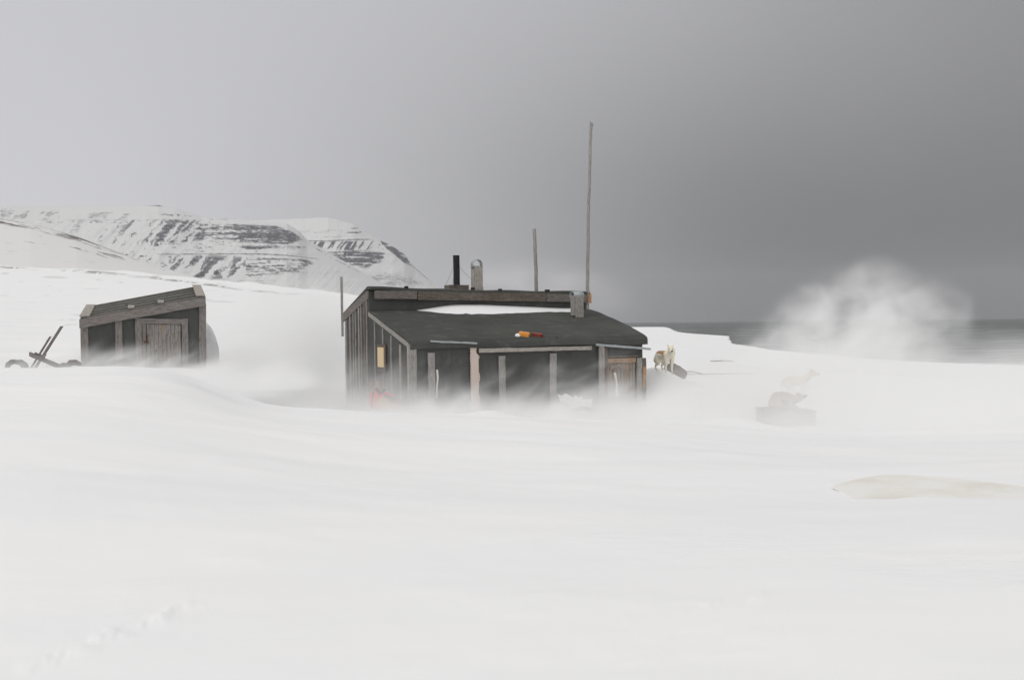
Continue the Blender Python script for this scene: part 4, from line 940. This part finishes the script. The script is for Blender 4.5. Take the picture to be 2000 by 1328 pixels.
# before the shed
vol_obj('blowing_snow', 'layer', Vector((-9.8, 22.6, EZ - .62)), (5.6, 2.3, .82), 4.2, rz=R(14), scale=(.6, .5, 1.6), shear=30, lo=.34, hi=.70, top=.60, amp=.66, power=3.0, edge=.3, label='spindrift streaming low along the base of the small shed', seed=5)
# cloud between shed and cabin
vol_obj('blowing_snow', 'puff', at(560, 682, 31.5), (3.8, 4.0, 2.8), .80, scale=(.45, .45, .6), lo=.2, hi=.62, edge=.8, dist=.25, label='pale cloud of blown snow between the shed and the cabin', seed=1)
vol_obj('blowing_snow', 'puff', at(455, 735, 26.5), (2.6, 2.0, 1.0), .9, scale=(.7, .7, 1.2), shear=30, lo=.3, hi=.66, edge=.8, dist=.3, label='small swirl of blown snow at the right side of the shed', seed=14)
# big puff over the shore
vol_obj('blowing_snow', 'puff', at(1630, 690, 58), (8.5, 4.0, 3.4), .32, scale=(.5, .4, .9), shear=35, lo=.3, hi=.62, edge=.7, dist=.3, label='low veil of blown snow at the foot of the tall puff', seed=12)
vol_obj('blowing_snow', 'puff', at(1705, 645, 60), (7.6, 4.5, 5.3), .33, scale=(.50, .4, .55), shear=25, lo=.34, hi=.64, edge=.5, dist=.34, label='tall curling puff of blown snow in front of the sea', seed=3, detail=8)
vol_obj('blowing_snow', 'puff', at(1900, 690, 50), (6.5, 4.0, 2.0), .03, scale=(.5, .4, 1.0), shear=30, lo=.3, hi=.66, edge=.8, dist=.3, label='thin drift of snow crossing the shoreline at the far right', seed=15)
vol_obj('blowing_snow', 'layer', Vector((0, 22.0, EZ - 1.75)), (19, 4.2, .75), .20, rz=R(-2), scale=(.35, .5, 1.6), shear=25, lo=.36, hi=.70, top=.70, amp=.6, power=1.6, edge=.25, label='thin veil of snow sliding over the drift crest before the cabin', seed=21)
vol_obj('blowing_snow', 'layer', Vector((-5.2, 23.3, EZ - 1.95)), (4.2, 1.6, .60), 1.8, rz=R(-8), scale=(.6, .6, 1.8), shear=30, lo=.34, hi=.68, top=.66, amp=.7, power=2.0, edge=.5, label='thin drift blurring the snow edge left of the cabin', seed=23)
vol_obj('blowing_snow', 'layer', Vector((-9.6, 20.9, EZ - .98)), (5.4, 1.5, .55), 1.3, rz=R(0), scale=(.6, .6, 1.8), shear=30, lo=.34, hi=.68, top=.66, amp=.7, power=2.0, edge=.4, label='thin drift blurring the snow edge before the shed', seed=25)
# mist on the right around the dogs
vol_obj('blowing_snow', 'layer', Vector((11.4, 26.6, EZ - 1.5)), (7.0, 7.4, 1.6), .58, scale=(.4, .3, .8), lo=.35, hi=.7, top=.72, amp=.5, power=1.0, edge=.3, label='thin blown snow veiling the far dogs and the kennel box', seed=7)
# faint plumes behind the roof
vol_obj('blowing_snow', 'puff', at(1010, 590, 48), (8.0, 4, 2.8), .17, scale=(.3, .3, .5), lo=.35, hi=.7, edge=.8, dist=.4, label='faint plumes of blown snow rising behind the cabin roof', seed=9)
# haze
bm = bmesh.new(); bmesh.ops.create_cube(bm, size=2); me = bpy.data.meshes.new('haze'); bm.to_mesh(me); bm.free(); hz = bpy.data.objects.new('haze', me); C.objects.link(hz)
hz.scale = (6600, 6600, 160); hz.location = (0, 0, 160 - 12)
m = bpy.data.materials.new('haze'); m.use_nodes = True; nt = m.node_tree; nt.nodes.clear(); out = nt.nodes.new('ShaderNodeOutputMaterial'); pv = nt.nodes.new('ShaderNodeVolumePrincipled')
pv.inputs['Color'].default_value = (.96, .97, 1, 1); pv.inputs['Density'].default_value = .000045; nt.links.new(pv.outputs[0], out.inputs['Volume']); me.materials.append(m)
props(hz, 'thin winter haze over the plain, the sea and the mountains', 'haze', kind='stuff')

# ------------------------------------------------------------------ light
SUN_EL, SUN_AZ = R(38), R(-125)      # azimuth from +Y, clockwise: behind the camera on the left
sd = bpy.data.lights.new('sun', 'SUN'); sd.energy = .8; sd.angle = R(14); sd.color = (1, .97, .93)
so = bpy.data.objects.new('sun', sd); C.objects.link(so)
dirv = Vector((math.sin(SUN_AZ) * math.cos(SUN_EL), math.cos(SUN_AZ) * math.cos(SUN_EL), math.sin(SUN_EL)))
so.rotation_euler = dirv.to_track_quat('Z', 'Y').to_euler()
w = bpy.data.worlds.new('World'); sc.world = w; w.use_nodes = True; nt = w.node_tree; bg = nt.nodes['Background']
sky = nt.nodes.new('ShaderNodeTexSky'); sky.sky_type = 'NISHITA'; sky.sun_disc = False; sky.sun_elevation = SUN_EL; sky.sun_rotation = SUN_AZ
hs = nt.nodes.new('ShaderNodeHueSaturation'); hs.inputs['Saturation'].default_value = .12; nt.links.new(sky.outputs[0], hs.inputs['Color'])
tc = TC(nt, 'Generated'); sx = nt.nodes.new('ShaderNodeSeparateXYZ'); nt.links.new(tc, sx.inputs[0])
# overcast deck: brighter to the left and overhead, heavy and dark over the sea to the right
ay = M(nt, 'MAXIMUM', M(nt, 'ABSOLUTE', sx.outputs[1]), .25)
azn = M(nt, 'DIVIDE', sx.outputs[0], ay); eln = M(nt, 'DIVIDE', M(nt, 'MAXIMUM', sx.outputs[2], 0.0), ay)
cn1 = NOISE(nt, MAP(nt, tc, (1.3, 1.3, 2.2)), 1.5, 4, .5, .4)
azw = M(nt, 'ADD', azn, M(nt, 'MULTIPLY', M(nt, 'SUBTRACT', cn1, .5), .16))
def deck_ramp(stops):
    ramp = nt.nodes.new('ShaderNodeValToRGB'); nt.links.new(MR(nt, azw, -.8, .8), ramp.inputs[0]); cr = ramp.color_ramp; cr.interpolation = 'B_SPLINE'
    for i, (u_, g_) in enumerate(stops):
        e_ = cr.elements[i] if i < 2 else cr.elements.new((u_ + .8) / 1.6); e_.position = (u_ + .8) / 1.6; e_.color = (g_ * .99, g_ * .99, g_ * 1.035, 1)
    return ramp.outputs[0]
low = deck_ramp(((-.8, .60), (.8, .15), (-.45, .575), (-.25, .49), (-.05, .35), (.12, .19), (.27, .15), (.45, .145)))
high = deck_ramp(((-.8, .56), (.8, .22), (-.45, .56), (-.25, .53), (-.05, .48), (.15, .405), (.30, .34), (.50, .27)))
deckc = MIX(nt, MR(nt, M(nt, 'ADD', eln, M(nt, 'MULTIPLY', M(nt, 'SUBTRACT', cn1, .5), .10)), .04, .37, 0, 1, True), low, high)
up = MR(nt, sx.outputs[2], .32, .75, 0, 1, True)
back = MR(nt, sx.outputs[1], .15, -.35, 0, 1, True)
deck = MIX(nt, M(nt, 'MAXIMUM', up, back), deckc, (.775, .77, .765))
blend = MIX(nt, .05, MIX(nt, 1.0, deck, (10.5, 10.5, 10.5), 'MULTIPLY'), hs.outputs[0])
nt.links.new(blend, bg.inputs['Color']); bg.inputs['Strength'].default_value = .1

# ------------------------------------------------------------------ render
sc.view_settings.view_transform = 'Standard'; sc.view_settings.look = 'None'; sc.view_settings.exposure = 0; sc.view_settings.gamma = 1; sc.view_settings.use_curve_mapping = False
cy = sc.cycles; cy.volume_bounces = 6; cy.max_bounces = 8; cy.diffuse_bounces = 4; cy.use_denoising = True; cy.denoiser = 'OPENIMAGEDENOISE'
cy.volume_max_steps = 256; cy.volume_step_rate = 1.0; cy.use_adaptive_sampling = True; cy.adaptive_threshold = .01
